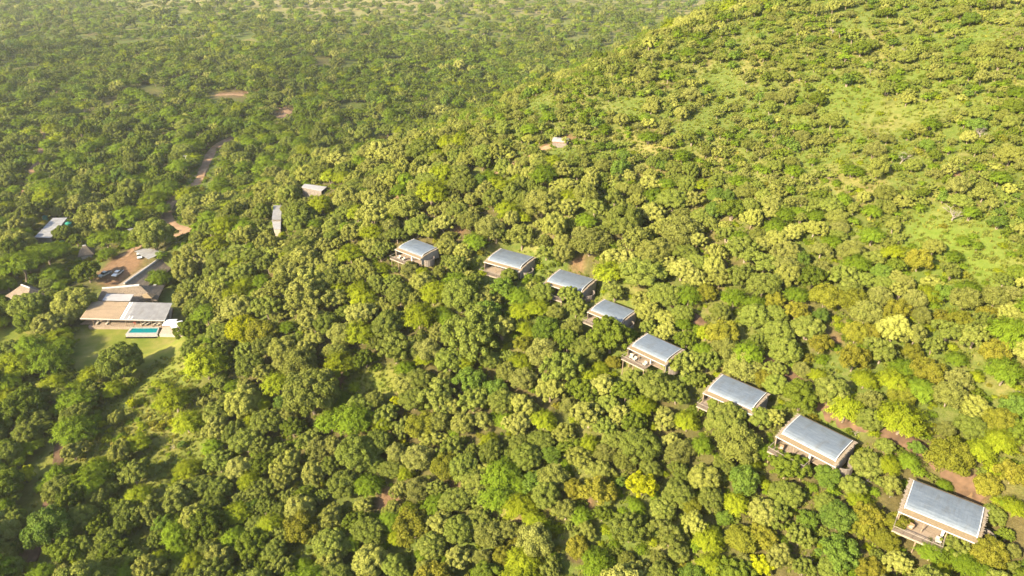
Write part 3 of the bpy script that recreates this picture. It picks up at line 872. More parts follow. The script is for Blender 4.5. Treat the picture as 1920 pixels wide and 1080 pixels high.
def make_table(m):
    t = empty('table', (0, 0, 0))
    tb = MB(); tb.tube([(0, 0, 0.70), (0, 0, 0.76)], 0.55, 12); tb.build('tabletop', m, t)
    MB().tube([(0, 0, 0.0), (0, 0, 0.7)], 0.05, 6).build('leg', m, t)
    MB().tube([(0, 0, 0.0), (0, 0, 0.03)], 0.28, 10).build('foot', m, t)
    return t
tb = make_table(M['red_fabric']); tb.location = tuple(at_z(253.5, 607.5, DZ)); setp(tb, 'small round red table on the terrace above the pool', 'table')
tb2 = make_table(M['wicker']); tb2.location = tuple(at_z(328, 616, DZ)); setp(tb2, 'small round brown table under the white parasols', 'table')
for i, (px, py, rz, lab) in enumerate([(324, 618, 2.6, 'brown chair left of the table under the parasols'), (333, 619, -2.2, 'brown chair right of the table under the parasols')]):
    o = copy_tree(ac_w); o.location = tuple(at_z(px, py, DZ)); o.rotation_euler = (0, 0, rz)
    setp(o, lab, 'armchair', 'chairs under the parasols')

st = empty('timber_steps', tuple(at_z(166, 606, 0.6)))
for k in range(4):
    MB().box((-1.5 + 0.95 * k, -0.3 * k + 0.5, 0.12 + 0.24 * k), (1.0, 3.2, 0.24), -0.25).build('step', M['reed_tan'], st)
setp(st, 'tan timber steps at the left end of the pavilion terrace', 'steps')

cn = empty('peaked_canopy', tuple(at_z(281, 572, 1.0)))
cm_ = MB(); cm_.add([(-2.4, -1.6, 3.7), (2.4, -1.6, 3.7), (2.4, 1.6, 3.7), (-2.4, 1.6, 3.7), (0, 0, 5.0)], [(0, 1, 4), (1, 2, 4), (2, 3, 4), (3, 0, 4), (3, 2, 1, 0)])
cm_.build('canopy', M['reed'], cn)
for sx in (-1, 1):
    for sy in (-1, 1): MB().tube([(sx * 2.2, sy * 1.4, -0.5), (sx * 2.2, sy * 1.4, 3.7)], 0.07, 5).build('post', M['timber'], cn)
setp(cn, 'small tan peaked canopy behind the grey half of the pavilion roof', 'canopy')

bp_ = empty('brick_pillar', tuple(at_z(294, 549, 0.6)))
MB().box((0, 0, 1.6), (0.8, 0.8, 3.2)).build('shaft', M['red_brick'], bp_)
MB().box((0, 0, 3.28), (1.0, 1.0, 0.16)).build('cap', M['concrete'], bp_)
setp(bp_, 'short red-brown brick pillar in the courtyard right of the thatch', 'pillar')

# thatched huts
def hut(name, px0, px1, zr, hw, ze, h1, h2, zg, label):
    A, B = at_z(*px0, zr), at_z(*px1, zr); c = (A + B) / 2
    e = empty(name, (c[0], c[1], zg)); o = Vector((c[0], c[1], zg))
    rm = MB(); hip_roof(rm, Vector(A) - o, Vector(B) - o, hw, ze - zg, h1, h2, 0.06, 8, 6, 0.25); rm.build('thatch_roof', M['thatch'], e, recalc=False)
    d = B - A
    MB().tube([Vector(A) - o + Vector((0, 0, .05)), Vector(B) - o + Vector((0, 0, .05))], 0.26, 6).build('ridge_cap', M['ridge'], e)
    MB().box((0, 0, (ze - zg) / 2), (math.hypot(d[0], d[1]) + h1 + h2 - 2.0, hw * 2 - 1.4, ze - zg), math.atan2(d[1], d[0])).build('wall', M['cream'], e)
    return setp(e, label, 'hut')
hut('thatched_hut', (40, 534), (56, 540), 5.8, 4.6, 2.4, 4.0, 3.4, 0.2, 'low brown thatched hut at the left edge above the yellow-green trees')
hut('thatched_hut', (154.5, 461), (161, 460), 6.2, 3.0, 3.0, 2.3, 2.3, 0.6, 'small rounded thatched hut among the flat-topped trees')

# sheds with plain sheet roofs
def shed(name, pxs, off, mat, wall, label, cat, slope=0.0, wallh=None, open_=False, zfix=None):
    cx, cy_ = np.mean([p[0] for p in pxs]), np.mean([p[1] for p in pxs])
    g, _ = at_ground(cx, cy_, off)
    z = (g[2] if zfix is None else zfix) + off
    q = [Vector(at_z(x, y, z + (slope if i in (0, 1) else 0))) for i, (x, y) in enumerate(pxs)]
    c = sum(q, Vector()) / 4
    zg = min(float(height(p.x, p.y)) for p in q) - 0.3
    o = Vector((c.x, c.y, zg)); Q = [p - o for p in q]
    e = empty(name, tuple(o))
    n_ = 7
    for k in range(n_):      # roof sheets side by side
        u0, u1 = k / n_, (k + 1) / n_ - 0.006
        dz = Vector((0, 0, 0.02 * (k % 2)))
        MB().slab([Q[0].lerp(Q[3], u0) + dz, Q[1].lerp(Q[2], u0) + dz, Q[1].lerp(Q[2], u1) + dz, Q[0].lerp(Q[3], u1) + dz], 0.10).build('roof_sheet', mat, e)
    I2 = [p.lerp((Q[0] + Q[1] + Q[2] + Q[3]) / 4, 0.06) for p in Q]
    if open_:
        for p in I2: MB().tube([(p.x, p.y, 0), (p.x, p.y, p.z - 0.1)], 0.08, 6).build('post', M['timber'], e)
    else:
        for i in range(4):
            a, b_ = I2[i], I2[(i + 1) % 4]
            nrm = Vector((0, 0, 1)).cross(b_ - a).normalized() * 0.1
            vs = [(a.x, a.y, 0), (b_.x, b_.y, 0), (b_.x, b_.y, b_.z - 0.12), (a.x, a.y, a.z - 0.12)]
            mb = MB(); mb.add(vs + [(v[0] - nrm.x, v[1] - nrm.y, v[2]) for v in vs], [(0, 1, 2, 3), (7, 6, 5, 4), (0, 4, 5, 1), (1, 5, 6, 2), (2, 6, 7, 3), (3, 7, 4, 0)])
            mb.build('wall', wall, e)
        a, b_ = I2[1], I2[2]
        for t in (0.3, 0.7):
            p = a.lerp(b_, t); d = (b_ - a).normalized()
            MB().box((p.x, p.y, 1.6), (1.6, 0.3, 1.2), math.atan2(d.y, d.x)).build('window', M['glass'], e)
    return setp(e, label, cat)
shed('metal_shed', [(99, 408.5), (126, 408), (95.5, 446.5), (64, 445)], 3.6, M['grey_sheet'], M['shed_wall'], 'long shed with grey sheet roof and dark wall at the left', 'shed')
shed('farm_shed', [(571, 344.5), (613, 350), (603, 358.5), (565, 351)], 3.0, M['pale_sheet'], M['taupe'], 'pale-roofed shed standing farthest up the left valley edge', 'shed')
shed('narrow_shed', [(512.8, 385), (528.4, 385), (527, 411.5), (509.7, 411.5)], 3.0, M['grey_sheet'], M['taupe'], 'narrow grey-roofed shed among sunlit trees, left of centre', 'shed')
shed('tile_roofed_shed', [(509.4, 413), (526.6, 413), (526, 430), (514, 430)], 2.5, M['pale_sheet'], M['canvas'], 'white-roofed lower shed joined to the narrow grey-roofed one', 'shed')
shed('carport', [(252.5, 471), (275, 464.5), (311, 472.5), (278, 486)], 2.9, M['grey_sheet'], M['timber'], 'grey sheet carport roof above the parked white car', 'carport', open_=True)
shed('carport', [(239, 429.5), (266, 425.5), (262, 432.5), (246, 435.5)], 2.8, M['grey_sheet'], M['timber'], 'small grey sheet roof among trees left of the road bend', 'shelter', open_=True)

# low white vaulted roof on the hill
g, _ = at_ground(1052, 271)
wr = empty('vaulted_roof', tuple(g))
vb = MB(); pf = [(-2.0 + 4.0 * k / 12, 1.5 + 0.9 * math.sin(math.pi * k / 12)) for k in range(13)]
vb.prism(pf + [(2.0, 1.35), (-2.0, 1.35)], -2.8, 2.8); vb.build('roof', M['grey_sheet'], wr)
MB().box((0, 0, 0.4), (5.2, 3.6, 2.2)).build('wall', M['taupe'], wr)
MB().box((0, -2.02, 1.32), (5.6, 0.12, 0.18)).build('gutter', M['red_brick'], wr)
wr.rotation_euler = (0, 0, -0.35)
setp(wr, 'low white rounded roof beside bare red earth on the hillside', 'shelter')

# water tanks, washing, pole, pillar
def tank(px, py, r, h, label):
    p, _ = at_ground(px, py)
    e = empty('water_tank', tuple(p))
    MB().tube([(0, 0, 0), (0, 0, h * 0.86), (0, 0, h)], [r, r, r * 0.35], 16).build('tank', M['tank_green'], e)
    for k in range(4): MB().tube([(0, 0, h * (0.15 + 0.18 * k)), (0, 0, h * (0.15 + 0.18 * k) + 0.08)], r * 1.03, 16).build('rib', M['tank_green'], e)
    MB().tube([(0, 0, h), (0, 0, h + 0.12)], 0.3, 8).build('lid', M['tank_green'], e)
    return setp(e, label, 'water tank', 'green water tanks at the dark shed')
tank(131, 430, 1.5, 3.6, 'tall green water tank at the right end of the dark shed')
tank(117, 456, 0.9, 1.4, 'small green tank below the near end of the dark shed')
tank(86, 413, 1.1, 2.4, 'green tank at the far left corner of the dark shed')
for i, (px, py, sx) in enumerate([(117, 446, 1.0), (121, 442, 1.1), (126, 437, 1.2)]):
    p, _ = at_ground(px, py); e = empty('hanging_sheet', tuple(p)); e.rotation_euler = (0, 0, 0.9)
    vs, fs = [], []
    for k in range(9):
        x = -sx + 2 * sx * k / 8
        vs += [(x, 0.08 * math.sin(k * 1.7), 0.35), (x, 0.03 * math.sin(k * 1.7), 1.9)]
    fs = [(2 * k, 2 * k + 2, 2 * k + 3, 2 * k + 1) for k in range(8)]
    n_ = len(vs); vs += [(a, b_ + 0.03, c) for a, b_, c in vs]; fs += [tuple(n_ + q for q in f[::-1]) for f in fs]
    MB().add(vs, fs).build('cloth', M['white_cloth'], e, recalc=False)
    MB().tube([(-sx - .2, 0, 0), (-sx - .2, 0, 2.0), (sx + .2, 0, 2.0), (sx + .2, 0, 0)], 0.03, 4).build('line_post', M['dark_wood'], e)
    setp(e, ['white washing hung nearest the small green tank', 'white washing in the middle of the row beside the dark shed', 'white washing hung nearest the tall green tank'][i], 'washing', 'white washing beside the dark shed')
p, _ = at_ground(353, 318)
e = empty('utility_pole', tuple(p))
MB().tube([(0, 0, 0), (0, 0, 8.5)], [0.16, 0.11], 6).build('pole', M['ridge'], e)
MB().box((0, 0, 7.9), (1.9, 0.14, 0.14), 0.3).build('crossarm', M['ridge'], e)
for k in (-1, 1): MB().tube([(k * 0.8, k * 0.25, 7.97), (k * 0.8, k * 0.25, 8.25)], 0.07, 6).build('insulator', M['trim'], e)
setp(e, 'thin pale utility pole beside the dirt road in the valley', 'pole')
p, _ = at_ground(332, 363)
e = empty('gate_pillar', tuple(p))
MB().box((0, 0, 1.4), (1.1, 1.1, 2.8)).build('shaft', M['red_brick'], e); MB().box((0, 0, 2.9), (1.3, 1.3, 0.2)).build('cap', M['concrete'], e)
setp(e, 'red-brown gate pillar beside the dirt road above its bend', 'pillar')
p, _ = at_ground(108, 522)
e = empty('garden_lamp', tuple(p))
MB().tube([(0, 0, 0), (0, 0, 2.2)], 0.05, 6).build('post', M['trim'], e); MB().box((0, 0, 2.3), (0.35, 0.35, 0.3)).build('lamp_head', M['trim'], e)
setp(e, 'slim pale lamp post under the flat-topped trees', 'lamp post')

# vehicles
def make_pickup(paint):
    t = empty('pickup_truck', (0, 0, 0))
    W = 0.92
    low = [(-2.6, 0.55), (-2.6, 0.95), (-0.75, 1.02), (1.15, 1.02), (2.35, 0.93), (2.6, 0.80), (2.62, 0.45), (-2.6, 0.45)]
    mb = MB(); n_ = len(low)
    vs = [(x, -W, z) for x, z in low] + [(x, W, z) for x, z in low]
    mb.add(vs, [(k, (k + 1) % n_, n_ + (k + 1) % n_, n_ + k) for k in range(n_)] + [tuple(range(n_ - 1, -1, -1)), tuple(range(n_, 2 * n_))])
    mb.build('body', paint, t)
    def taper(x0, x1, x0t, x1t, z0, z1, w0, w1, nm, m):
        vs = [(x0, -w0, z0), (x1, -w0, z0), (x1, w0, z0), (x0, w0, z0), (x0t, -w1, z1), (x1t, -w1, z1), (x1t, w1, z1), (x0t, w1, z1)]
        MB().add(vs, [(0, 3, 2, 1), (4, 5, 6, 7), (0, 1, 5, 4), (1, 2, 6, 5), (2, 3, 7, 6), (3, 0, 4, 7)]).build(nm, m, t)
    taper(-0.85, 1.2, -0.7, 0.55, 1.02, 1.62, 0.86, 0.72, 'windows', M['glass'])
    taper(-0.75, 0.62, -0.68, 0.5, 1.60, 1.70, 0.76, 0.70, 'cab_roof', paint)
    MB().box((-1.68, 0, 1.0), (1.65, 1.55, 0.14)).build('load_bed', M['rubber'], t)
    for x in (1.62, -1.62):
        for y in (-0.86, 0.86):
            w_ = MB(); w_.tube([(x, y - 0.12, 0.38), (x, y + 0.12, 0.38)], 0.38, 14); o = w_.build('wheel', M['rubber'], t)
            h_ = MB(); h_.tube([(x, y - 0.13, 0.38), (x, y + 0.13, 0.38)], 0.19, 10); h_.build('rim', M['concrete'], o)
    for y in (-0.68, 0.68): MB().box((2.58, y, 0.75), (0.12, 0.32, 0.16)).build('headlight', M['trim'], t)
    MB().box((2.66, 0, 0.55), (0.1, 1.75, 0.2)).build('bumper', M['rubber'], t)
    return t
def park(src, first, f, r, label, group=None):
    a = at_ground(*f)[0]; b_ = at_ground(*r)[0]
    o = src if first else copy_tree(src)
    c = (a + b_) / 2
    o.location = (c[0], c[1], float(height(c[0], c[1])) + 0.1); dv = a - b_
    o.rotation_euler = (0, 0, math.atan2(dv[1], dv[0]))
    setp(o, label, 'pickup truck', group)
pk = make_pickup(M['car_paint']); pk2 = make_pickup(M['car_white'])
park(pk, True, (188.5, 523), (206, 511), 'pale grey-green pickup, left of the two parked on red earth', 'vehicles parked by the lodge')
park(pk2, True, (216.5, 522), (227, 509), 'whitish pickup, right of the two parked on red earth', 'vehicles parked by the lodge')
park(pk2, False, (263, 488), (262, 478), 'white pickup standing in the shade of the carport', 'vehicles parked by the lodge')
park(pk2, False, (19, 416), (28, 413), 'white pickup half hidden by trees left of the dark shed', 'vehicles parked by the lodge')

# ------------------------------------------------------------------ plants: shapes (unit size, crown radius 1)
def unit(v): return v / np.maximum(np.linalg.norm(v, axis=-1, keepdims=True), 1e-9)

def ico(sub):
    bm = bmesh.new(); bmesh.ops.create_icosphere(bm, subdivisions=sub, radius=1.0)
    v = np.array([q.co[:] for q in bm.verts]); f = np.array([[q.index for q in p.verts] for p in bm.faces]); bm.free()
    return v, f
ICO = {1: ico(1), 2: ico(2)}

def leaf_quads(P, Nrm, size, r, stretch=1.0):
    """one rhombic leaf spray per point, facing about Nrm"""
    n_ = len(P)
    a = unit(np.cross(Nrm, unit(r.normal(size=(n_, 3)))))
    b_ = np.cross(Nrm, a)
    s = (size * r.uniform(0.65, 1.35, n_))[:, None]
    a = a * s * stretch; b_ = b_ * s
    bend = Nrm * s * 0.25
    V = np.stack([P - a - bend, P - b_ * 0.7, P + a - bend, P + b_ * 0.7], 1).reshape(-1, 3)
    F = np.arange(n_ * 4).reshape(n_, 4)
    return V, F

class Acc:
    def __init__(self): self.V = []; self.F3 = []; self.F4 = []; self.t3 = []; self.t4 = []; self.n = 0
    def add(self, V, F, t):
        (self.F3 if F.shape[1] == 3 else self.F4).append(F + self.n)
        (self.t3 if F.shape[1] == 3 else self.t4).append(np.broadcast_to(t, len(F)))
        self.V.append(V); self.n += len(V)
    def mesh(self, name, m):
        F, t = [], []
        if self.F3: F.append(np.concatenate(self.F3)); t.append(np.concatenate(self.t3))
        if self.F4: F.append(np.concatenate(self.F4)); t.append(np.concatenate(self.t4))
        return arr_mesh(name, np.concatenate(self.V), F, np.concatenate(t), m)

def dome_dirs(n_, zmin, r):
    i = np.arange(n_) + 0.5
    z = 1 - (1 - zmin) * i / n_
    ph = i * 2.399963 + r.uniform(0, 6.28)
    q = np.sqrt(np.maximum(1 - z * z, 0))
    d = np.stack([q * np.cos(ph), q * np.sin(ph), z], 1)
    return unit(d + r.normal(size=d.shape) * 0.16)

def crown_mesh(kind, seed, m, lod=0):
    r = np.random.default_rng(seed)
    A = Acc()
    if kind in ('billow', 'loose'):
        # a few big limbs' worth of crown, each breaking into rounded tufts
        subs = [(np.zeros(3), 1.0)] if r.random() < (0.55 if kind == 'billow' else 0.35) else []
        if not subs:
            k = r.integers(3, 6)
            ph0 = r.uniform(0, 6.28)
            for q in range(k):
                a = ph0 + 6.28 * q / k + r.uniform(-.3, .3)
                rr = r.uniform(0.40, 0.68)
                subs.append((np.array([math.cos(a) * 0.44, math.sin(a) * 0.44, r.uniform(-0.26, 0.16)]), rr))
            subs.append((np.array([r.uniform(-.12, .12), r.uniform(-.12, .12), 0.14]), 0.64))
        tot = {0: 92 if kind == 'billow' else 48, 1: 26, 2: 9}[lod]
        wsum = sum(q[1] ** 2 for q in subs)
        for c0, R in subs:
            n_l = max(3, int(round(tot * R * R / wsum)))
            for d in dome_dirs(n_l, -0.30, r):
                lr = R * (r.uniform(0.13, 0.26) if kind == 'billow' else r.uniform(0.18, 0.34)) * {0: 1.0, 1: 1.25, 2: 1.7}[lod] * (1.0 if len(subs) > 1 else 0.85)
                lr = min(lr, 0.30 if lod < 2 else 0.45)
                rad = R * r.uniform(0.66, 0.92) * (1.0 if kind == 'billow' else r.uniform(0.8, 1.12))
                c = c0 + d * np.array([1, 1, 0.80]) * rad
                ltint = r.uniform(0.12, 0.88)
                v, f = ICO[1 if lod else 2] if kind == 'billow' or lod else ICO[1]
                cs = (0.80 if kind == 'billow' else 0.55) * lr
                bumpy = 1 + 0.10 * np.sin(v @ r.normal(size=3) * 5 + 1) + 0.12 * r.normal(size=len(v))
                A.add(c + v * cs * bumpy[:, None], f, np.clip(ltint + r.normal(size=len(f)) * 0.10, 0, 1))
                k = {0: int(190 * (lr / 0.15) ** 1.4), 1: 34, 2: 12}[lod]
                ld = unit(r.normal(size=(k, 3)) + d * 0.75 + np.array([0, 0, 0.35]))
                p = c + ld * (lr * r.uniform(0.80, 1.25, k) if kind == 'billow' else lr * r.uniform(0.6, 1.45, k))[:, None]
                nn = unit(ld + r.normal(size=(k, 3)) * (0.5 if kind == 'billow' else 0.55))
                v, f = leaf_quads(p, nn, {0: 0.033 if kind == 'billow' else 0.040, 1: 0.07, 2: 0.15}[lod], r, 1.3)
                A.add(v, f, np.clip(ltint + r.normal(size=k) * 0.16, 0, 1))
        if lod < 2:
            v, f = ICO[1]
            A.add(v * np.array([.55, .55, .42]) + np.array([0, 0, -0.08]), f, 0.3)
    elif kind in ('feather', 'acacia'):
        nb = {0: 120 if kind == 'feather' else 95, 1: 44, 2: 14}[lod]
        lobes = unit(r.normal(size=(7, 3))) * r.uniform(0.1, 0.32, 7)[:, None]
        for d in dome_dirs(nb, -0.25, r):
            reach = r.uniform(0.62, 1.05) + 0.9 * max((d @ q) for q in lobes)
            sq = np.array([1, 1, 0.72]) if kind == 'feather' else np.array([1.12, 1.12, 0.38])
            tip = d * reach * sq
            ltint = r.uniform(0.1, 0.9)
            k = {0: 80, 1: 24, 2: 16}[lod]
            sp = r.uniform(0.45, 1.05, k) ** 0.7
            out = unit(np.array([d[0], d[1], d[2] * 0.3 + 0.05]))
            p = tip * sp[:, None] + r.normal(size=(k, 3)) * np.array([0.075, 0.075, 0.05]) * {0: 1, 1: 1.3, 2: 2.2}[lod]
            p[:, 2] += (0.10 if kind == 'acacia' else 0.0)
            nn = unit(np.array([0, 0, 0.9]) + d * 0.9 + r.normal(size=(k, 3)) * 0.42)
            a = unit(out + r.normal(size=(k, 3)) * 0.55)
            a = unit(a - nn * np.sum(a * nn, 1)[:, None]); bb = np.cross(nn, a)
            s = {0: 0.050, 1: 0.09, 2: 0.17}[lod] * r.uniform(0.6, 1.4, k)[:, None]
            wd = 0.42 if lod == 0 else 0.6
            drop = np.array([0, 0, -0.35]) * s
            V = np.stack([p - a * s, p - bb * s * wd, p + a * s + drop, p + bb * s * wd], 1).reshape(-1, 3)
            A.add(V, np.arange(4 * k).reshape(k, 4), np.clip(ltint + r.normal(size=k) * 0.2, 0, 1))
        v, f = ICO[2 if lod == 0 else 1]
        bumpy = 1 + 0.16 * r.normal(size=len(v))
        hh = np.array([.46, .46, .30]) if kind == 'feather' else np.array([.55, .55, .10])
        A.add(v * hh * bumpy[:, None] + np.array([0, 0, 0.0 if kind == 'feather' else .12]), f, r.uniform(0, .5, len(f)))
    q_ = np.concatenate(A.V)
    q_ = q_ / np.percentile(np.hypot(q_[:, 0], q_[:, 1]), 96)
    A.V = [q_ + np.array([0, 0, 0.88])]
    return A.mesh('crown', m)

def trunk_mesh(seed, m, lean=0.1):
    r = random.Random(seed)
    mb = MB()
    n_ = r.choice([1, 1, 2, 3])
    for k in range(n_):
        a = r.uniform(0, 6.28); o = 0.05 * (n_ > 1)
        base = Vector((math.cos(a) * o, math.sin(a) * o, -0.12)); top = Vector((math.cos(a) * 0.12 + r.uniform(-lean, lean), math.sin(a) * 0.12 + r.uniform(-lean, lean), 0.62))
        mb.tube([base, base.lerp(top, 0.5) + Vector((r.uniform(-.04, .04), r.uniform(-.04, .04), 0)), top], [0.062, 0.048, 0.036], 6)
        for q in range(4):
            b_ = a + r.uniform(0, 6.28)
            e = top + Vector((math.cos(b_) * r.uniform(.3, .5), math.sin(b_) * r.uniform(.3, .5), r.uniform(.15, .45)))
            s = base.lerp(top, r.uniform(0.6, 0.95))
            mb.tube([s, s.lerp(e, 0.5) + Vector((0, 0, 0.05)), e], [0.032, 0.022, 0.010], 5)
    me_o = mb.build('trunk', m); me = me_o.data
    bpy.data.objects.remove(me_o)
    return me

def bare_mesh(seed, m, twigs=True, flat=0.75):
    r = random.Random(seed)
    mb = MB()
    def grow(p, d, L, rad, depth):
        mid = p + d * L * 0.5 + Vector((r.uniform(-1, 1), r.uniform(-1, 1), r.uniform(-1, 1))) * L * 0.12
        e = p + d * L
        mb.tube([p, mid, e], [rad, rad * 0.82, rad * 0.62], 5 if depth < 2 else 3)
        if depth >= (5 if twigs else 3): return
        for k in range(r.choice([2, 3, 3]) if depth else 4):
            a = Vector((r.uniform(-1, 1), r.uniform(-1, 1), r.uniform(-.35, .8)))
            nd = (d * 0.75 + a * 0.85); nd.z = nd.z * flat + (0.22 if twigs else 0.05); nd.normalize()
            grow(e if k < 2 else p.lerp(e, r.uniform(.5, .9)), nd, L * r.uniform(0.58, 0.80), rad * 0.60, depth + 1)
    grow(Vector((0, 0, -0.1)), Vector((r.uniform(-.2, .2), r.uniform(-.2, .2), 1)).normalized(), 0.52, 0.060, 0)
    o = mb.build('branches', m, recalc=False); me = o.data; bpy.data.objects.remove(o)
    return me

SHAPE = {'b': 'billow', 'd': 'billow', 'y': 'billow', 'l': 'feather', 'z': 'loose', 'g': 'feather', 'o': 'loose', 't': 'loose', 's': 'loose', 'a': 'acacia'}
NVAR = {'b': 5, 'd': 3, 'y': 3, 'l': 3, 'z': 2, 'g': 3, 'o': 3, 't': 2, 's': 3, 'a': 2}
CROWN, CROWN_MID, CROWN_FAR = {}, {}, {}
for si, (sp, sh) in enumerate(SHAPE.items()):
    CROWN[sp] = [crown_mesh(sh, 100 * si + k, LEAF[sp]) for k in range(NVAR[sp])]
    CROWN_MID[sp] = [crown_mesh(sh, 100 * si + 50 + k, LEAF[sp], 1) for k in range(2)]
    CROWN_FAR[sp] = [crown_mesh(sh, 100 * si + 80 + k, LEAF[sp], 2) for k in range(2)]
TRUNK = [trunk_mesh(k, M['bark']) for k in range(5)]
BARE = [bare_mesh(40 + k, M['dead_bark']) for k in range(4)]
SNAG = [bare_mesh(60 + k, M['dead_bark'], False, 0.6) for k in range(3)]

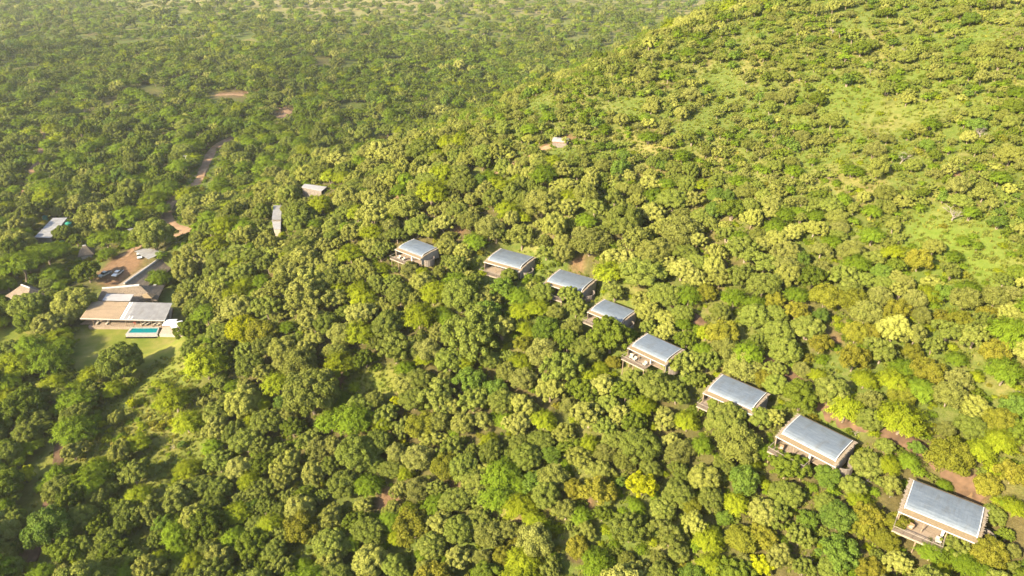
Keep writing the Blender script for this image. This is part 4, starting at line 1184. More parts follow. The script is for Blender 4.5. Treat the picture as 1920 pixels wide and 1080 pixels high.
# ------------------------------------------------------------------ plants: where they stand
# picture notes: x, y, crown radius (quarter pixels of a 480 x 270 window), kind
NOTES = {
(0, 540): "230,160,130,b 550,110,140,y 360,270,120,y 420,390,100,l 120,600,130,l 380,560,140,g 400,690,120,l 150,880,190,d 560,930,150,b 460,790,90,b 690,640,110,l 900,560,150,b 650,740,100,d 830,740,110,l 990,860,60,z 1300,820,160,l 1540,580,140,l 1620,460,100,b 1430,330,100,d 1820,300,120,z 1650,250,75,y 1550,200,100,g 1680,100,90,y 1400,90,100,y 1880,600,100,b 1640,940,110,b 1400,1000,110,l 1830,880,120,y 60,170,80,d 1780,60,90,l 1690,560,80,d 20,250,60,g 750,1010,60,z 1760,740,70,g 1180,700,60,l 200,430,60,g 1560,760,60,d 1000,700,50,d",
(480, 540): "90,150,120,b 170,210,60,y 50,340,110,o 240,300,60,g 380,90,160,y 620,20,60,l 430,240,120,y 530,270,100,b 650,370,90,s 790,190,120,y 810,90,100,l 790,340,110,l 1080,70,90,b 1010,170,60,y 1230,230,120,l 1330,60,90,l 1400,200,60,g 1540,80,130,b 1720,90,100,y 1720,190,120,t 1640,350,210,b 200,460,110,y 200,560,70,y 370,470,80,y 330,580,130,s 620,580,120,l 820,530,90,d 1040,460,140,b 1290,470,100,s 1270,540,70,l 1450,560,100,b 1560,560,80,l 60,640,90,y 160,730,100,l 420,810,190,b 240,960,80,y 560,1010,100,g 740,1000,140,g 760,890,110,b 890,860,70,s 960,960,100,b 740,750,50,l 1120,720,100,y 1230,690,100,b 1370,800,140,b 1600,690,125,t 1630,850,110,b 1460,900,70,y 1880,640,80,s 1850,860,100,b 1760,540,80,b 1560,1020,90,y 1380,1010,80,s 1100,1040,90,b 950,1040,80,l 1880,1000,80,g 40,880,70,l 1900,520,60,b 1060,850,50,z 890,420,60,b 1700,460,70,d",
(960, 540): "60,60,100,g 230,40,90,b 440,70,80,b 770,30,90,b 980,90,85,y 1150,60,110,b 60,170,90,l 200,150,90,l 480,150,90,b 330,190,70,s 260,320,100,t 90,300,60,l 450,320,80,s 740,370,160,d 570,460,120,b 880,360,55,g 1020,190,100,y 1010,290,70,b 1150,340,90,y 1280,200,75,b 1290,270,60,g 1560,190,75,b 1670,80,90,g 1820,220,100,b 1860,400,80,b 1460,40,75,o 90,430,80,o 230,490,110,s 70,560,80,l 370,620,160,b 80,680,90,s 660,600,60,l 760,560,55,o 290,770,115,y 520,780,120,d 690,740,110,y 850,780,100,d 1070,740,125,b 900,690,70,b 1290,580,110,b 1470,560,100,b 1200,560,80,l 1240,790,115,b 1380,690,80,b 1310,400,85,d 1600,480,90,s 1760,500,110,g 1720,600,120,s 90,890,110,y 40,1030,100,y 240,1000,90,l 580,950,140,y 820,970,90,y 990,880,95,l 1160,980,105,y 1310,1010,85,l 1370,930,65,d 1530,900,70,b 1600,1020,140,b 1860,980,90,b 700,1050,90,b 430,900,70,s 1440,460,75,g 1890,700,70,o",
(1440, 540): "60,100,75,o 220,60,80,g 440,60,110,o 640,110,100,o 830,80,85,s 980,170,95,o 880,230,60,o 1090,110,80,s 1200,40,85,l 1290,200,50,o 1300,270,55,o 1460,240,85,o 1640,210,70,o 1480,90,95,s 1800,340,140,g 220,180,95,o 60,200,80,b 80,330,105,b 300,300,110,b 400,220,60,t 390,430,80,o 660,350,85,o 770,340,75,o 130,470,115,b 640,540,110,o 850,480,120,b 1150,210,70,s 1100,360,95,s 1080,490,65,o 1230,440,80,b 1020,600,95,g 1200,620,105,o 1420,530,75,g 1550,370,105,b 1700,500,100,o 1560,670,55,l 1770,640,120,g 1430,690,95,s 1350,820,105,s 60,600,80,b 250,620,65,s 370,650,60,l 240,820,125,d 480,780,125,b 60,740,85,b 720,690,85,l 950,700,115,l 780,850,95,s 1000,820,85,o 580,920,120,l 60,980,80,y 1000,980,170,l 760,1000,85,b 1530,1050,105,b 1330,1070,65,s 1750,1000,115,o 1790,840,45,o 1880,830,60,g",
(0, 810): "60,150,120,b 180,310,100,z 310,390,75,g 80,590,95,b 560,270,75,d 720,220,75,l 1020,60,120,l 1000,280,165,b 1420,270,100,l 1640,230,105,b 1800,280,105,y 1520,420,105,b 1640,430,95,b 1850,70,105,b 600,640,140,b 960,660,130,b 720,880,85,b 560,930,95,l 1470,660,110,y 1320,780,105,g 1600,560,85,b 1780,620,95,l 1000,950,110,b 1180,940,100,l 1370,910,80,g 1640,930,125,y 1100,870,70,y 120,860,75,b 100,1000,105,b 220,1010,60,l 420,1010,90,s 860,1000,105,b 600,1040,80,y 1450,1000,95,l 1750,790,90,g 1850,1020,80,b 1330,1040,80,b 1900,560,60,t 450,560,50,s",
(480, 810): "60,120,90,b 230,240,110,y 200,350,100,y 60,420,100,b 430,320,90,y 470,130,105,s 570,100,105,y 760,170,145,b 920,90,105,b 1100,100,45,z 1220,210,105,s 900,250,75,b 660,390,120,b 840,400,95,g 1450,130,105,b 1560,280,105,b 1690,290,80,y 1620,140,80,b 1750,80,70,l 1070,440,75,y 1220,430,90,s 1370,440,75,b 1130,310,65,l 1030,580,80,y 1010,670,95,g 330,590,105,y 120,710,95,l 340,740,115,o 560,640,105,y 760,690,90,d 560,850,125,b 720,840,65,g 560,980,105,y 1060,800,65,l 860,960,125,y 1040,1000,95,b 1390,680,125,y 1520,740,105,b 1320,850,105,b 1530,950,105,y 1760,770,100,s 1850,950,75,o 1820,500,120,g 1690,520,75,b 1280,1030,80,s 140,900,90,b 200,1020,100,b 350,1010,70,g 1700,950,65,s 500,480,60,b 1890,180,70,b",
(960, 810): "60,90,80,b 110,190,110,b 300,170,70,t 510,200,110,y 700,170,75,s 960,110,140,b 1200,70,70,y 1430,110,85,g 1700,100,150,s 1870,150,70,g 60,400,85,g 170,390,100,t 310,350,105,s 460,420,70,o 650,440,125,o 980,400,115,z 850,230,90,s 1270,310,105,b 1440,360,105,y 820,380,50,t 1690,540,100,l 1250,480,105,b 1340,560,75,o 1130,590,90,b 400,590,105,s 520,640,75,g 880,740,135,b 570,740,75,s 1180,770,135,b 940,570,60,g 1480,820,105,l 1720,800,105,o 1880,620,100,y 1590,650,60,t 180,830,125,s 90,960,115,l 500,870,85,o 640,980,125,g 860,970,65,s 780,900,50,b 1000,1030,80,s 1250,900,80,b 1500,1000,100,l 1740,970,60,s 1880,1000,80,z 1100,960,60,s 300,1030,90,b 1280,1040,60,o 1800,250,75,l 1590,250,75,b",
(1440, 810): "140,250,145,d 60,140,75,g 140,460,115,b 450,330,95,t 70,600,115,b 300,650,85,t 640,420,85,b 740,240,105,b 880,110,65,b 910,240,85,l 930,400,85,s 1060,220,75,g 1130,130,65,t 1370,180,140,o 1590,150,105,l 1740,80,115,l 1830,320,100,o 1640,410,90,o 1860,560,85,l 1320,400,55,g 430,550,75,b 680,520,85,l 760,640,105,o 720,730,95,o 980,690,90,o 540,900,150,t 80,940,105,y 260,1020,90,b 480,1030,90,b 880,820,85,o 980,970,105,y 1220,900,95,g 1400,840,100,b 1660,900,120,o 1480,970,115,g 1300,1040,80,l 1600,1030,90,g 1690,640,75,b 1830,900,60,s 1860,1030,60,b 830,930,60,b 1790,780,60,d",
(0, 300): "220,380,105,b 370,290,95,l 340,350,75,d 160,500,95,y 210,470,65,l 130,620,110,y 60,360,65,l 340,690,140,a 150,790,160,a 440,670,60,g 700,400,130,s 950,430,105,g 790,480,85,y 570,600,60,d 790,600,105,a 650,840,105,d 800,700,60,g 950,590,75,g 1150,570,130,b 1150,300,110,a 940,330,95,b 980,220,80,b 1410,280,85,l 1480,430,95,y 1500,520,60,g 1190,880,85,g 1700,500,105,l 1440,680,80,y 1620,620,85,l 1560,700,85,s 1350,750,60,y 1660,760,95,b 1400,850,90,y 1780,720,85,b 1450,950,105,b 1850,850,95,b 1840,950,80,l 1830,560,95,y 1000,640,60,a 1220,380,60,g 1210,710,50,g 60,940,60,g 480,560,70,b",
(480, 300): "50,400,70,b 250,270,85,b 380,110,85,y 560,120,75,l 670,90,75,b 130,100,85,s 330,420,110,b 310,490,80,b 80,620,90,y 290,620,85,s 520,640,75,y 590,500,85,b 440,540,60,l 720,540,85,y 370,740,110,y 480,330,90,l 680,300,85,y 870,300,80,y 1080,250,65,g 1050,370,85,y 1130,360,105,s 760,400,75,l 1210,510,85,b 1000,450,65,l 880,560,95,l 1060,560,80,b 860,660,75,y 720,720,95,l 820,850,85,y 540,850,85,y 700,880,85,b 240,870,105,y 400,960,140,y 640,980,55,l 780,990,85,l 1080,1000,85,b 1410,470,95,y 1290,520,75,y 1600,460,85,s 1750,530,95,s 1430,650,80,y 1560,680,75,y 1520,800,95,b 1370,850,65,s 1500,900,85,g 1350,980,95,l 1560,1000,85,b 1650,920,75,b 1740,1000,85,y 1850,960,95,t 1900,870,60,b 1650,610,85,g 1800,560,75,b 940,690,85,b 1160,840,70,s 1240,850,55,l 980,890,45,l 1040,820,38,b",
}
SNAGS = [(1787, 402, 27, 0), (1838, 252, 20, 0), (1692, 292, 30, 1), (1516, 1046, 17, 2), (1626, 902, 13, 2), (1806, 762, 11, 2), (1902, 735, 12, 0), (1632, 135, 13, 2), (1120, 568, 6, 2), (672, 945, 13, 0), (1605, 812, 12, 2), (1668, 930, 9, 2), (1540, 440, 9, 2),
         (325, 838, 10, 2), (1080, 870, 9, 2), (1320, 1008, 8, 2), (1810, 640, 16, 2), (1445, 215, 8, 2), (1545, 170, 9, 2), (700, 780, 17, 0), (1460, 465, 8, 2), (1500, 590, 12, 2), (1700, 95, 12, 0), (1560, 60, 10, 0)]

class T: pass
plants = []
def add_plant(p, R, sp, var=None, sx=1.0, sy=1.0, sz=1.0, rz=None, manual=False):
    t = T(); t.p = np.array([p[0], p[1], float(ground_z(np.float64(p[0]), np.float64(p[1])))]); t.R = R; t.sp = sp
    t.s = (R * sx, R * sy, R * sz); t.rz = random.uniform(0, 6.28) if rz is None else rz
    t.manual = manual; t.var = var
    plants.append(t); return t

for (ox, oy), txt in NOTES.items():
    for tok in txt.split():
        a, b_, c_, sp = tok.split(',')
        px, py, rp = ox + float(a) / 4, oy + float(b_) / 4, float(c_) / 4
        p, dep = at_ground(px, py, 0.0, 0.88 * rp)
        R = rp * dep / FPX * (0.80 if px < 330 and py > 690 else 1.08)
        add_plant(p, R, sp, None, random.uniform(.92, 1.08), random.uniform(.92, 1.08), random.uniform(.85, 1.1), None, True)
dead = []
for (px, py, rp, k) in SNAGS:
    p, dep = at_ground(px, py, 0.0, 0.5 * rp)
    dead.append((p, rp * dep / FPX, k))

# fill: dart throwing over the ground in view and a margin round it
cell = 4.0
hashg = {}
def hput(x, y, r):
    hashg.setdefault((int(x // cell), int(y // cell)), []).append((x, y, r))
def hclear(x, y, r, f):
    k = int(math.ceil((r + 8) / cell))
    cx, cy_ = int(x // cell), int(y // cell)
    for i in range(cx - k, cx + k + 1):
        for j in range(cy_ - k, cy_ + k + 1):
            for (a, b_, q) in hashg.get((i, j), ()):
                d = f * (r + q)
                if (a - x) ** 2 + (b_ - y) ** 2 < d * d: return False
    return True
for t in plants: hput(t.p[0], t.p[1], t.R)
KEEP_OUT = [LAWN, LAWN2, LODGE_YARD, PARKING, GLADE, PATHFIELD, YGRASS, LEFTSHADE, SLOT]

roof_boxes = [(1771, 955, 92, 62), (1530, 828, 88, 55), (1382, 738, 75, 48), (1226, 662, 55, 45), (1147, 584, 54, 34), (1068, 528, 54, 28), (951, 486, 54, 26), (780, 470, 46, 28)]
def sees_roof(px, py, rp, dep, sd):
    """would this crown stand between the camera and a suite?"""
    for (bx, by, hx, hy), d in zip(roof_boxes, sd):
        if dep < d + 8 and abs(px - bx) < hx * 0.95 + rp * 0.95 and abs(py - by) < hy * 0.88 + rp * 0.9: return True
    return False
SD = [project(np.array([s[0], s[1], s[2] + 3]))[2] for s in suite_pos]
EXTRA_BOX = [(588, 352, 24, 6, 400), (517, 408, 12, 24, 330), (97, 430, 38, 24, 330), (1052, 268, 16, 3, 400), (157, 468, 18, 12, 300), (38, 546, 34, 14, 260), (252, 431, 16, 6, 330), (270, 478, 24, 12, 300)]

N_try = 150000
u_ = rng.random(N_try)
ys = np.where(u_ < 0.45, rng.uniform(40, 330, N_try), np.where(u_ < 0.8, rng.uniform(300, 800, N_try), rng.uniform(700, 2400, N_try)))
xs = rng.uniform(-1, 1, N_try) * (ys * 0.92 + 45)
uh = uphill(xs, ys)
zz = ground_z(xs, ys)
ppx, ppy, dep = project(np.stack([xs, ys, zz + 3], 1))
opn = sstep(134, 185, uh) * sstep(330, 290, ys)
c1 = vnoise(xs, ys, 16, 31); c2 = vnoise(xs, ys, 45, 32); c3 = vnoise(xs, ys, 130, 33)
fardry = np.zeros(N_try)
fn = vnoise(xs, ys, 210, 11) + 0.5 * vnoise(xs, ys, 75, 12)
fardry = sstep(760, 1150, ys + 0.5 * xs + 150 * fn) * sstep(-0.55, 0.25, fn)
P2 = np.stack([xs, ys], 1)
ko = np.zeros(N_try, bool)
nearm = ys < 420
for poly in KEEP_OUT: ko[nearm] |= inpoly(P2[nearm], poly)
lowleft = np.zeros(N_try, bool); lowleft[nearm] = inpoly(P2[nearm], LOWLEFT)
brightm = np.zeros(N_try, bool); brightm[nearm] = inpoly(P2[nearm], BRIGHT)
for line, hw in TRACKS:
    ko[ys < 800] |= dist_line(P2[ys < 800], line[::3]) < hw + 0.8
ROAD_SEEN = [track([(349, 432), (326, 424), (313, 410), (312, 394)]), track([(345, 362), (372, 340), (381, 320), (390, 298), (402, 278), (426, 262)]), track([(520, 222), (540, 208)]), track([(405, 178), (455, 178)]), track([(52, 345), (60, 318), (74, 290), (80, 250)])]
for li, (line, reach) in enumerate(zip(ROAD_SEEN, (26, 30, 30, 34, 16))):
    for st_ in range(0, reach, 3):
        v = line / np.hypot(line[:, 0], line[:, 1])[:, None]
        ko[ys < 900] |= dist_line(P2[ys < 900], (line - v * st_)[::2]) < (6.0 if li < 2 else 6.0 if li < 4 else 2.8)
for p, r in spots:
    ko |= np.hypot(xs - p[0], ys - p[1]) < r * 0.8
for (lx, ly, lf, la) in suite_pos:
    ko |= np.hypot(xs - lx, ys - ly) < 6.8
hid = (dep < 5) | (np.abs(ppx - 960) > 1350) | (ppy < -160) | (ppy > 1350)
spec_valley = list('bbbbbdddgggglaatyb'); spec_slope = list('bbbbbyyyylgs'); spec_low = list('bbbbyyddlggsot'); spec_gold = list('oolbbbsgsyb'); spec_open = list('sssbbbbyggsdt')
order = np.arange(N_try)
cnt = 0
for i in order:
    if hid[i] or ko[i]: continue
    x, y = xs[i], ys[i]
    o = opn[i]
    rr = random.random()
    if o > 0.02:
        cl = 0.58 + 0.48 * c1[i] + 0.10 * c2[i]
        if brightm[i] and random.random() < 0.93: continue
        if random.random() > (1 - o) + o * max(0.0, min(1.0, (cl - 0.22) * 1.4)): continue
        R = (1 - o) * random.uniform(2.8, 5.2) + o * (random.uniform(0.9, 1.9) if rr < 0.62 else random.uniform(1.7, 2.9))
        sp = random.choice(spec_open) if random.random() < o else random.choice(spec_gold if c3[i] + 0.6 * c2[i] > 0.2 else spec_slope)
        f = 0.62
    elif y > 330 or uh[i] < 20:
        if fardry[i] > 0.1 and random.random() < fardry[i] * 0.62: continue
        if y > 300 and c2[i] + 0.5 * c1[i] < -0.72: continue
        R = random.uniform(2.2, 5.4) if rr < 0.75 else random.uniform(4.5, 6.6)
        if y > 900: R *= 1.15
        sp = random.choice(spec_valley); f = 0.58
    else:
        R = random.uniform(2.4, 6.0)
        if lowleft[i]:
            if random.random() < 0.94: continue
            R = random.uniform(1.2, 2.4)
        sp = random.choice(spec_gold if (x > 60 and c3[i] + 0.5 * c2[i] > -0.1) else spec_low if y < 150 else spec_slope); f = 0.66
    rp = R * FPX / dep[i]
    if y < 420:
        if R > 1.2 and sees_roof(ppx[i], ppy[i] - rp * 0.5, rp, dep[i], SD): continue
        if any(dep[i] < d + 4 and abs(ppx[i] - bx) < hx + rp and abs(ppy[i] - rp * .4 - by) < hy + rp for bx, by, hx, hy, d in EXTRA_BOX): continue
        if 130 < ppx[i] < 360 and 455 < ppy[i] + rp < 730 and ppy[i] - rp * 1.2 < 700 and uh[i] < 75: continue
    if not hclear(x, y, R, f): continue
    hput(x, y, R)
    add_plant((x, y), R, sp, None, random.uniform(.80, 1.25), random.uniform(.80, 1.25), random.uniform(.75, 1.15))
# understorey: low shrubs in the gaps of the wood and in the glades
N_u = 26000
xu = rng.uniform(-1, 1, N_u); yu = rng.uniform(45, 420, N_u); xu = xu * (yu * 0.85 + 40)
Pu = np.stack([xu, yu], 1)
kou = np.zeros(N_u, bool)
for poly in (LAWN, LAWN2, LODGE_YARD, PARKING): kou |= inpoly(Pu, poly)
ou = sstep(142, 195, uphill(xu, yu))
glade = np.zeros(N_u, bool)
for poly in (GLADE, PATHFIELD, LEFTSHADE): glade |= inpoly(Pu, poly)
yg = inpoly(Pu, YGRASS); llu = inpoly(Pu, LOWLEFT)
for line, hw in TRACKS: kou |= dist_line(Pu, line[::3]) < hw + 0.8
for p, r in spots: kou |= np.hypot(xu - p[0], yu - p[1]) < r * 0.9
for (lx, ly, lf, la) in suite_pos: kou |= np.hypot(xu - lx, yu - ly) < 8.0
pxu, pyu, du = project(np.stack([xu, yu, ground_z(xu, yu) + 1], 1))
low = []
for i in range(N_u):
    if kou[i] or du[i] < 5 or abs(pxu[i] - 960) > 1250 or pyu[i] > 1300: continue
    if glade[i] and random.random() < 0.9: continue
    if llu[i] and not yg[i] and random.random() < 0.72: continue
    if ou[i] > 0.3 and random.random() < 0.80 * ou[i]: continue
    R = random.uniform(0.5, 1.6)
    if not hclear(xu[i], yu[i], R, 0.42): continue
    sp = random.choice('zllyog') if yg[i] or (llu[i] and random.random() < .6) else random.choice('gggldblob')
    hput(xu[i], yu[i], R * 0.7)
    low.append(((xu[i], yu[i]), R, sp))
print('plants', len(plants), 'low', len(low), 'manual', sum(t.manual for t in plants))

# ------------------------------------------------------------------ the largest in view become things of their own
for t in plants:
    q = t.p + np.array([0, 0, 0.88 * t.R])
    a, b_, d = project(q)
    t.px, t.py, t.dep = float(a), float(b_), float(d)
    t.rp = t.R * FPX / max(t.dep, 1)
    t.inview = (-0.5 * t.rp < t.px < 1920 + 0.5 * t.rp) and (-0.5 * t.rp < t.py < 1080 + 0.5 * t.rp)
single = sorted([t for t in plants if t.inview], key=lambda t: -t.rp)[:300]
sset = set(id(t) for t in single)
rest = [t for t in plants if id(t) not in sset]

LOOK = {'b': ('olive', 'billowing'), 'd': ('dark green', 'dense'), 'y': ('pale yellow-green', 'billowing'), 'l': ('lime', 'feathery'), 'z': ('bright lemon-green', 'leafy'),
        'g': ('fresh green', 'feathery'), 'o': ('ochre', 'tufted'), 't': ('bluish green', 'tufted'), 's': ('grey-green', 'tufted'), 'a': ('flat-topped green', 'spreading')}
NAME = {'b': 'broadleaf_tree', 'd': 'evergreen_tree', 'y': 'broadleaf_tree', 'l': 'feathery_tree', 'z': 'leafy_tree', 'g': 'feathery_tree', 'o': 'ochre_tree', 't': 'tufted_tree', 's': 'tufted_tree', 'a': 'acacia_tree'}
MARKS = [(1771, 950, 'the suite nearest the bottom right corner'), (1530, 822, 'the second suite from bottom right'), (1380, 735, 'the third suite from bottom right'), (1225, 655, 'the suite with open railed deck'),
         (1147, 582, 'the suite fifth from bottom right'), (1068, 525, 'the suite third from the far end'), (952, 485, 'the suite second from the far end'), (780, 465, 'the far end suite'),
         (265, 622, 'the swimming pool'), (265, 515, 'the thatched wing'), (205, 515, 'the parked pickups'), (38, 545, 'the thatched hut'), (97, 428, 'the dark-walled shed'),
         (157, 467, 'the round thatched hut'), (517, 408, 'the narrow pale-roofed shed'), (588, 352, 'the far pale-roofed shed'), (322, 410, 'the dirt road bend'), (690, 722, 'the small grassy glade'),
         (215, 668, 'the lawn'), (95, 930, 'the footpath'), (1325, 612, 'the red dirt track'), (1787, 400, 'the big bare tree'), (1850, 480, 'the bright grassy slope')]
ZONES = [(60, 1040, 'in the bottom left corner'), (360, 1030, 'at the bottom edge, far left'), (650, 1020, 'at the bottom edge, left of centre'), (960, 1020, 'at the bottom edge centre'), (1240, 1020, 'at the bottom edge, right of centre'),
         (1560, 1030, 'at the bottom edge, far right'), (1870, 1050, 'in the bottom right corner'), (30, 760, 'at the left edge below the lawn'), (280, 840, 'in the lower left wood'), (480, 800, 'in the wood left of the glade'), (600, 890, 'in the wood below the glade'),
         (860, 860, 'in the lower central wood'), (1080, 860, 'in the wood right of centre'), (820, 640, 'in the wood above the glade'), (1000, 680, 'in the central wood'), (560, 600, 'in the sunlit wood right of the lawn'), (480, 680, 'in the wood between lawn and glade'), (1250, 880, 'in the lower right wood'),
         (1680, 680, 'on the golden right slope'), (1840, 680, 'at the right edge, golden slope'), (1560, 600, 'on the mid right slope'), (1880, 860, 'at the right edge'), (700, 560, 'in the sunlit wood below the far suite'), (650, 420, 'in the sunlit wood above the far suite'), (440, 500, 'in the wood right of the thatch'), (30, 430, 'at the left edge'), (1000, 590, 'below the far suites')]
def where(t):
    best = None
    for (x, y, s) in MARKS:
        d = math.hypot(t.px - x, (t.py - y) * 1.25)
        if d < 105 and (best is None or d < best[0]): best = (d, x, y, s)
    if best:
        _, x, y, s = best
        dx, dy = t.px - x, t.py - y
        return (('right of ' if dx > 0 else 'left of ') if abs(dx) > 1.3 * abs(dy) else ('below ' if dy > 0 else 'above ')) + s
    return min(ZONES, key=lambda q: math.hypot(t.px - q[0], t.py - q[1]))[2]
ORD = ['', 'second', 'third', 'fourth', 'fifth', 'sixth', 'seventh', 'eighth', 'ninth', 'tenth']
bylab = {}
for t in single:
    t.where = where(t)
    t.base = f"{'large ' if t.rp > 31 else 'small ' if t.rp < 17 else ''}{LOOK[t.sp][0]} {LOOK[t.sp][1]} tree {t.where}"
    bylab.setdefault(t.base, []).append(t)
for k, L in bylab.items():
    L.sort(key=lambda t: t.px)
    n_ = len(L)
    for i, t in enumerate(L):
        t.label = k if n_ == 1 else k + (', leftmost' if i == 0 else ', rightmost' if i == n_ - 1 else ', middle one' if n_ == 3 else f', {ORD[i]} from left')
GROUP = {'b': 'olive broadleaf trees of the hillside wood', 'd': 'dark evergreen trees of the wood', 'y': 'pale yellow-green trees of the wood', 'l': 'lime feathery trees', 'z': 'bright lemon-green trees', 'g': 'green feathery trees', 'o': 'ochre trees on the slopes', 't': 'bluish green trees', 's': 'grey-green tufted trees', 'a': 'flat-topped trees round the lodge'}
proto = {}
used = {}
for t in single:
    sp = t.sp
    k = used.get(sp, 0); used[sp] = k + 1
    var = k % NVAR[sp]
    e = empty(NAME[sp], tuple(t.p - np.array([0, 0, 0.05])), t.rz)
    e.scale = t.s
    setp(e, t.label, 'tree', GROUP[sp])
    tr = TRUNK[(k * 3 + len(sp)) % 5]
    for nm, me in (('trunk', tr), ('crown', CROWN[sp][var])):
        c = bpy.data.objects.new(nm, me); c.parent = e; COL.objects.link(c)
        proto.setdefault((sp, nm, var if nm == 'crown' else me.name), c)
dl = {0: 'big pale leafless tree with spreading crown on the upper right slope', 1: 'pale leafless tree above the big bare tree', 2: 'sprawling brushy dead tree on the upper right slope'}
dlab = {}
for i, (x, y, r_, k) in enumerate(SNAGS):
    if i in dl: continue
    t = T(); t.px, t.py = x, y
    dlab.setdefault(('thin grey leafless tree ' if k == 0 else 'small bare forked trunk ') + where(t), []).append(i)
for k_, L in dlab.items():
    L.sort(key=lambda i: SNAGS[i][0]); n_ = len(L)
    for j, i in enumerate(L):
        dl[i] = k_ if n_ == 1 else k_ + (', leftmost' if j == 0 else ', rightmost' if j == n_ - 1 else ', middle one' if n_ == 3 else f', {ORD[j]} from left')
for i, (p, R, k) in enumerate(dead):
    me = (BARE[i % 4] if k == 0 else SNAG[i % 3] if k == 2 else BARE[(i + 1) % 4])
    e = empty('dead_tree', (p[0], p[1], float(ground_z(np.float64(p[0]), np.float64(p[1])))), random.uniform(0, 6.28))
    e.scale = (R * 1.1, R * 1.1, R * (0.85 if k != 1 else 0.45))
    lab = dl[i]
    setp(e, lab, 'dead tree', 'leafless trees among the green ones')
    c = bpy.data.objects.new('branches', me); c.parent = e; COL.objects.link(c)

# ------------------------------------------------------------------ the rest: one wood, one underwood, one grass cover
def hidden_src(name, me):
    return bpy.data.objects.new(name, me)

def scatter(name, items, kind='stuff'):
    """items: (point, scale xyz, rz, source key); sources: dict key -> object"""
    keys = sorted(set(k for *_, k in items), key=str)
    ki = {k: i for i, k in enumerate(keys)}
    me = bpy.data.meshes.new(name)
    me.vertices.add(len(items))
    me.vertices.foreach_set('co', np.array([it[0] for it in items], np.float32).ravel())
    def at(nm, tp, vals, field='value'):
        a = me.attributes.new(nm, tp, 'POINT'); a.data.foreach_set(field, vals)
    at('sca', 'FLOAT_VECTOR', np.array([it[1] for it in items], np.float32).ravel(), 'vector')
    at('rot', 'FLOAT_VECTOR', np.array([(0, 0, it[2]) for it in items], np.float32).ravel(), 'vector')
    at('src', 'INT', np.array([ki[it[3]] for it in items], np.int32))
    o = bpy.data.objects.new(name, me); COL.objects.link(o); o['kind'] = kind
    g = bpy.data.node_groups.new(name, 'GeometryNodeTree')
    g.interface.new_socket('Geometry', in_out='INPUT', socket_type='NodeSocketGeometry')
    g.interface.new_socket('Geometry', in_out='OUTPUT', socket_type='NodeSocketGeometry')
    N, Lk = g.nodes.new, g.links.new
    gi, go, jn = N('NodeGroupInput'), N('NodeGroupOutput'), N('GeometryNodeJoinGeometry')
    def named(nm, tp):
        q = N('GeometryNodeInputNamedAttribute'); q.data_type = tp; q.inputs[0].default_value = nm
        return q.outputs[0]
    sc_, ro_, id_ = named('sca', 'FLOAT_VECTOR'), named('rot', 'FLOAT_VECTOR'), named('src', 'INT')
    e2r = N('FunctionNodeEulerToRotation'); Lk(ro_, e2r.inputs[0])
    for k in keys:
        cmp_ = N('FunctionNodeCompare'); cmp_.data_type = 'INT'; cmp_.operation = 'EQUAL'
        Lk(id_, cmp_.inputs[2]); cmp_.inputs[3].default_value = ki[k]
        ob = N('GeometryNodeObjectInfo'); ob.transform_space = 'ORIGINAL'; ob.inputs[0].default_value = SRC[k]; ob.inputs[1].default_value = True
        ip = N('GeometryNodeInstanceOnPoints')
        Lk(gi.outputs[0], ip.inputs['Points']); Lk(cmp_.outputs[0], ip.inputs['Selection']); Lk(ob.outputs['Geometry'], ip.inputs['Instance'])
        Lk(e2r.outputs[0], ip.inputs['Rotation']); Lk(sc_, ip.inputs['Scale'])
        Lk(ip.outputs[0], jn.inputs[0])
    Lk(jn.outputs[0], go.inputs[0])
    md = o.modifiers.new('scatter', 'NODES'); md.node_group = g
    return o

SRC = {}
for sp in SHAPE:
    for k in range(NVAR[sp]): SRC[('c0', sp, k)] = hidden_src('crown', CROWN[sp][k])
    for k in range(2):
        SRC[('c1', sp, k)] = hidden_src('crown', CROWN_MID[sp][k]); SRC[('c2', sp, k)] = hidden_src('crown', CROWN_FAR[sp][k])
for k in range(5): SRC[('t', 't', k)] = hidden_src('trunk', TRUNK[k])
items = []
for i, t in enumerate(rest):
    if t.rp > 14: key = ('c0', t.sp, i % NVAR[t.sp])
    elif t.rp > 6.5: key = ('c1', t.sp, i % 2)
    else: key = ('c2', t.sp, i % 2)
    items.append((t.p, t.s, t.rz, key))
    if t.rp > 9: items.append((t.p, t.s, t.rz, ('t', 't', i % 5)))
scatter('woodland', items)
items = []
for i, (p, R, sp) in enumerate(low):
    z = float(ground_z(np.float64(p[0]), np.float64(p[1]))) - 0.55 * R
    items.append(((p[0], p[1], z), (R, R, R * random.uniform(.7, 1.1)), random.uniform(0, 6.28), ('c1', sp, i % 2)))
scatter('undergrowth', items)

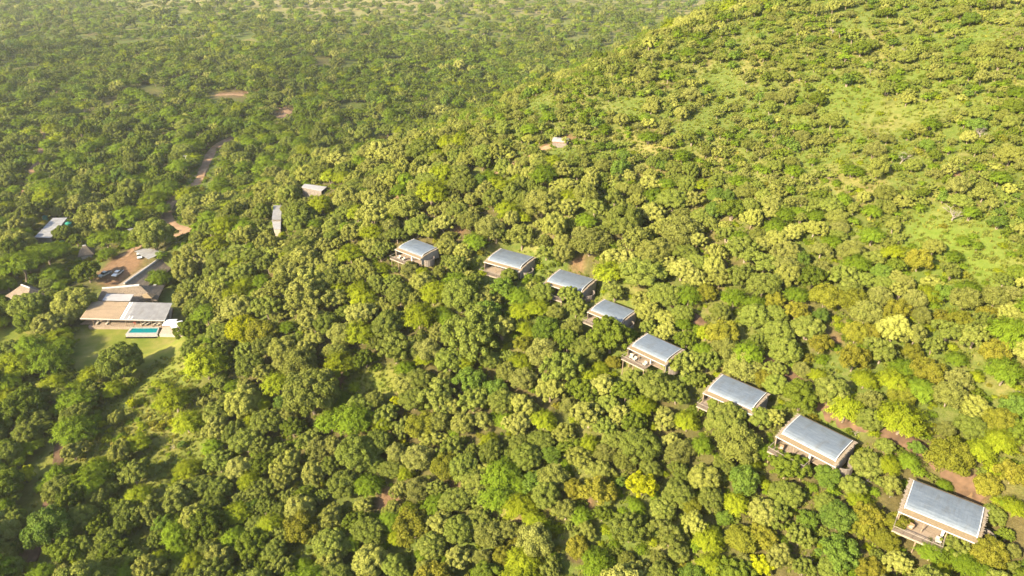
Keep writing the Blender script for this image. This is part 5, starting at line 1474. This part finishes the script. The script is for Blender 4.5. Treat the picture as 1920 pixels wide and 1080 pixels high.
def tuft_mesh(seed, m, n_=26):
    r = np.random.default_rng(seed); A = Acc()
    a = r.uniform(0, 6.28, n_); q = r.uniform(0, 0.5, n_)
    base = np.stack([np.cos(a) * q, np.sin(a) * q, np.full(n_, -0.05)], 1)
    b2 = r.uniform(0, 6.28, n_)
    lean = np.stack([np.cos(b2), np.sin(b2), np.zeros(n_)], 1) * r.uniform(0.15, 0.6, n_)[:, None]
    h = r.uniform(0.4, 1.0, n_)[:, None]
    side = np.stack([-np.sin(b2), np.cos(b2), np.zeros(n_)], 1) * 0.05
    mid = base + lean * 0.45 + np.array([0, 0, 0.7]) * h; tip = base + lean + np.array([0, 0, 1.0]) * h
    V = np.stack([base - side, base + side, mid + side * 1.3, mid - side * 1.3, tip], 1).reshape(-1, 3)
    F = np.arange(n_)[:, None] * 5
    A.add(V, np.concatenate([F, F + 1, F + 2, F + 3], 1), r.uniform(0, 1, n_))
    A.add(np.zeros((0, 3)), np.zeros((0, 3), int), 0)
    V3 = V; A.n = 0
    A.F3.append(np.concatenate([F + 3, F + 2, F + 4], 1)); A.t3.append(r.uniform(0, 1, n_))
    A.n = len(V)
    return A.mesh('tuft', m)
for k in range(3):
    SRC[('gr', 'gr', k)] = hidden_src('tuft', tuft_mesh(k, LEAF['gr'])); SRC[('gd', 'gd', k)] = hidden_src('tuft', tuft_mesh(9 + k, LEAF['gd']))
N_g = 60000
yg_ = rng.uniform(45, 330, N_g); xg_ = rng.uniform(-0.85, 0.85, N_g) * yg_ + rng.uniform(-15, 15, N_g)
Pg = np.stack([xg_, yg_], 1)
og = sstep(134, 185, uphill(xg_, yg_))
gl = np.zeros(N_g, bool)
for poly in (GLADE, PATHFIELD, YGRASS, LEFTSHADE, LOWLEFT): gl |= inpoly(Pg, poly)
ygm = inpoly(Pg, YGRASS)
bad = np.zeros(N_g, bool)
for line, hw in TRACKS: bad |= dist_line(Pg, line[::3]) < hw + 0.3
for poly in (LAWN, LODGE_YARD, PARKING, LAWN2): bad |= inpoly(Pg, poly)
for p, r in spots: bad |= np.hypot(xg_ - p[0], yg_ - p[1]) < r * 0.8
for (lx, ly, lf, la) in suite_pos: bad |= np.hypot(xg_ - lx, yg_ - ly) < 7.0
pgx, pgy, pgd = project(np.stack([xg_, yg_, ground_z(xg_, yg_)], 1))
keep = (~bad) & (np.abs(pgx - 960) < 1100) & (pgy < 1200) & (pgy > -60) & ((rng.random(N_g) < 0.25 + 0.75 * og) | gl)
zg = ground_z(xg_, yg_)
items = []
for i in np.nonzero(keep)[0]:
    s = random.uniform(0.4, 0.85)
    items.append(((xg_[i], yg_[i], zg[i]), (s * 1.3, s * 1.3, s), random.uniform(0, 6.28), ('gd', 'gd', i % 3) if ygm[i] and random.random() < .6 or random.random() < 0.03 else ('gr', 'gr', i % 3)))
print('tufts', len(items))
scatter('tall_grass', items)


# ------------------------------------------------------------------ haze
hz = MB().box((0, 3000, 0), (12800, 12800, 1)).build('haze', bpy.data.materials.new('haze'))
zlo, zhi = float(GZ.min()) - 1.0, max(float(GZ.max()), CAMZ) + 12.0
hz.scale = (1, 1, zhi - zlo); hz.location = (0, 0, (zlo + zhi) / 2)
hz['kind'] = 'stuff'
hm = hz.data.materials[0]; hm.use_nodes = True
hm.node_tree.nodes.clear()
pv = hm.node_tree.nodes.new('ShaderNodeVolumePrincipled')
pv.inputs['Color'].default_value = (0.97, 0.95, 0.90, 1)
pv.inputs['Density'].default_value = HAZE
pv.inputs['Density Attribute'].default_value = ''
pv.inputs['Anisotropy'].default_value = 0.35
ho = hm.node_tree.nodes.new('ShaderNodeOutputMaterial')
hm.node_tree.links.new(pv.outputs[0], ho.inputs['Volume'])
hm.cycles.homogeneous_volume = True
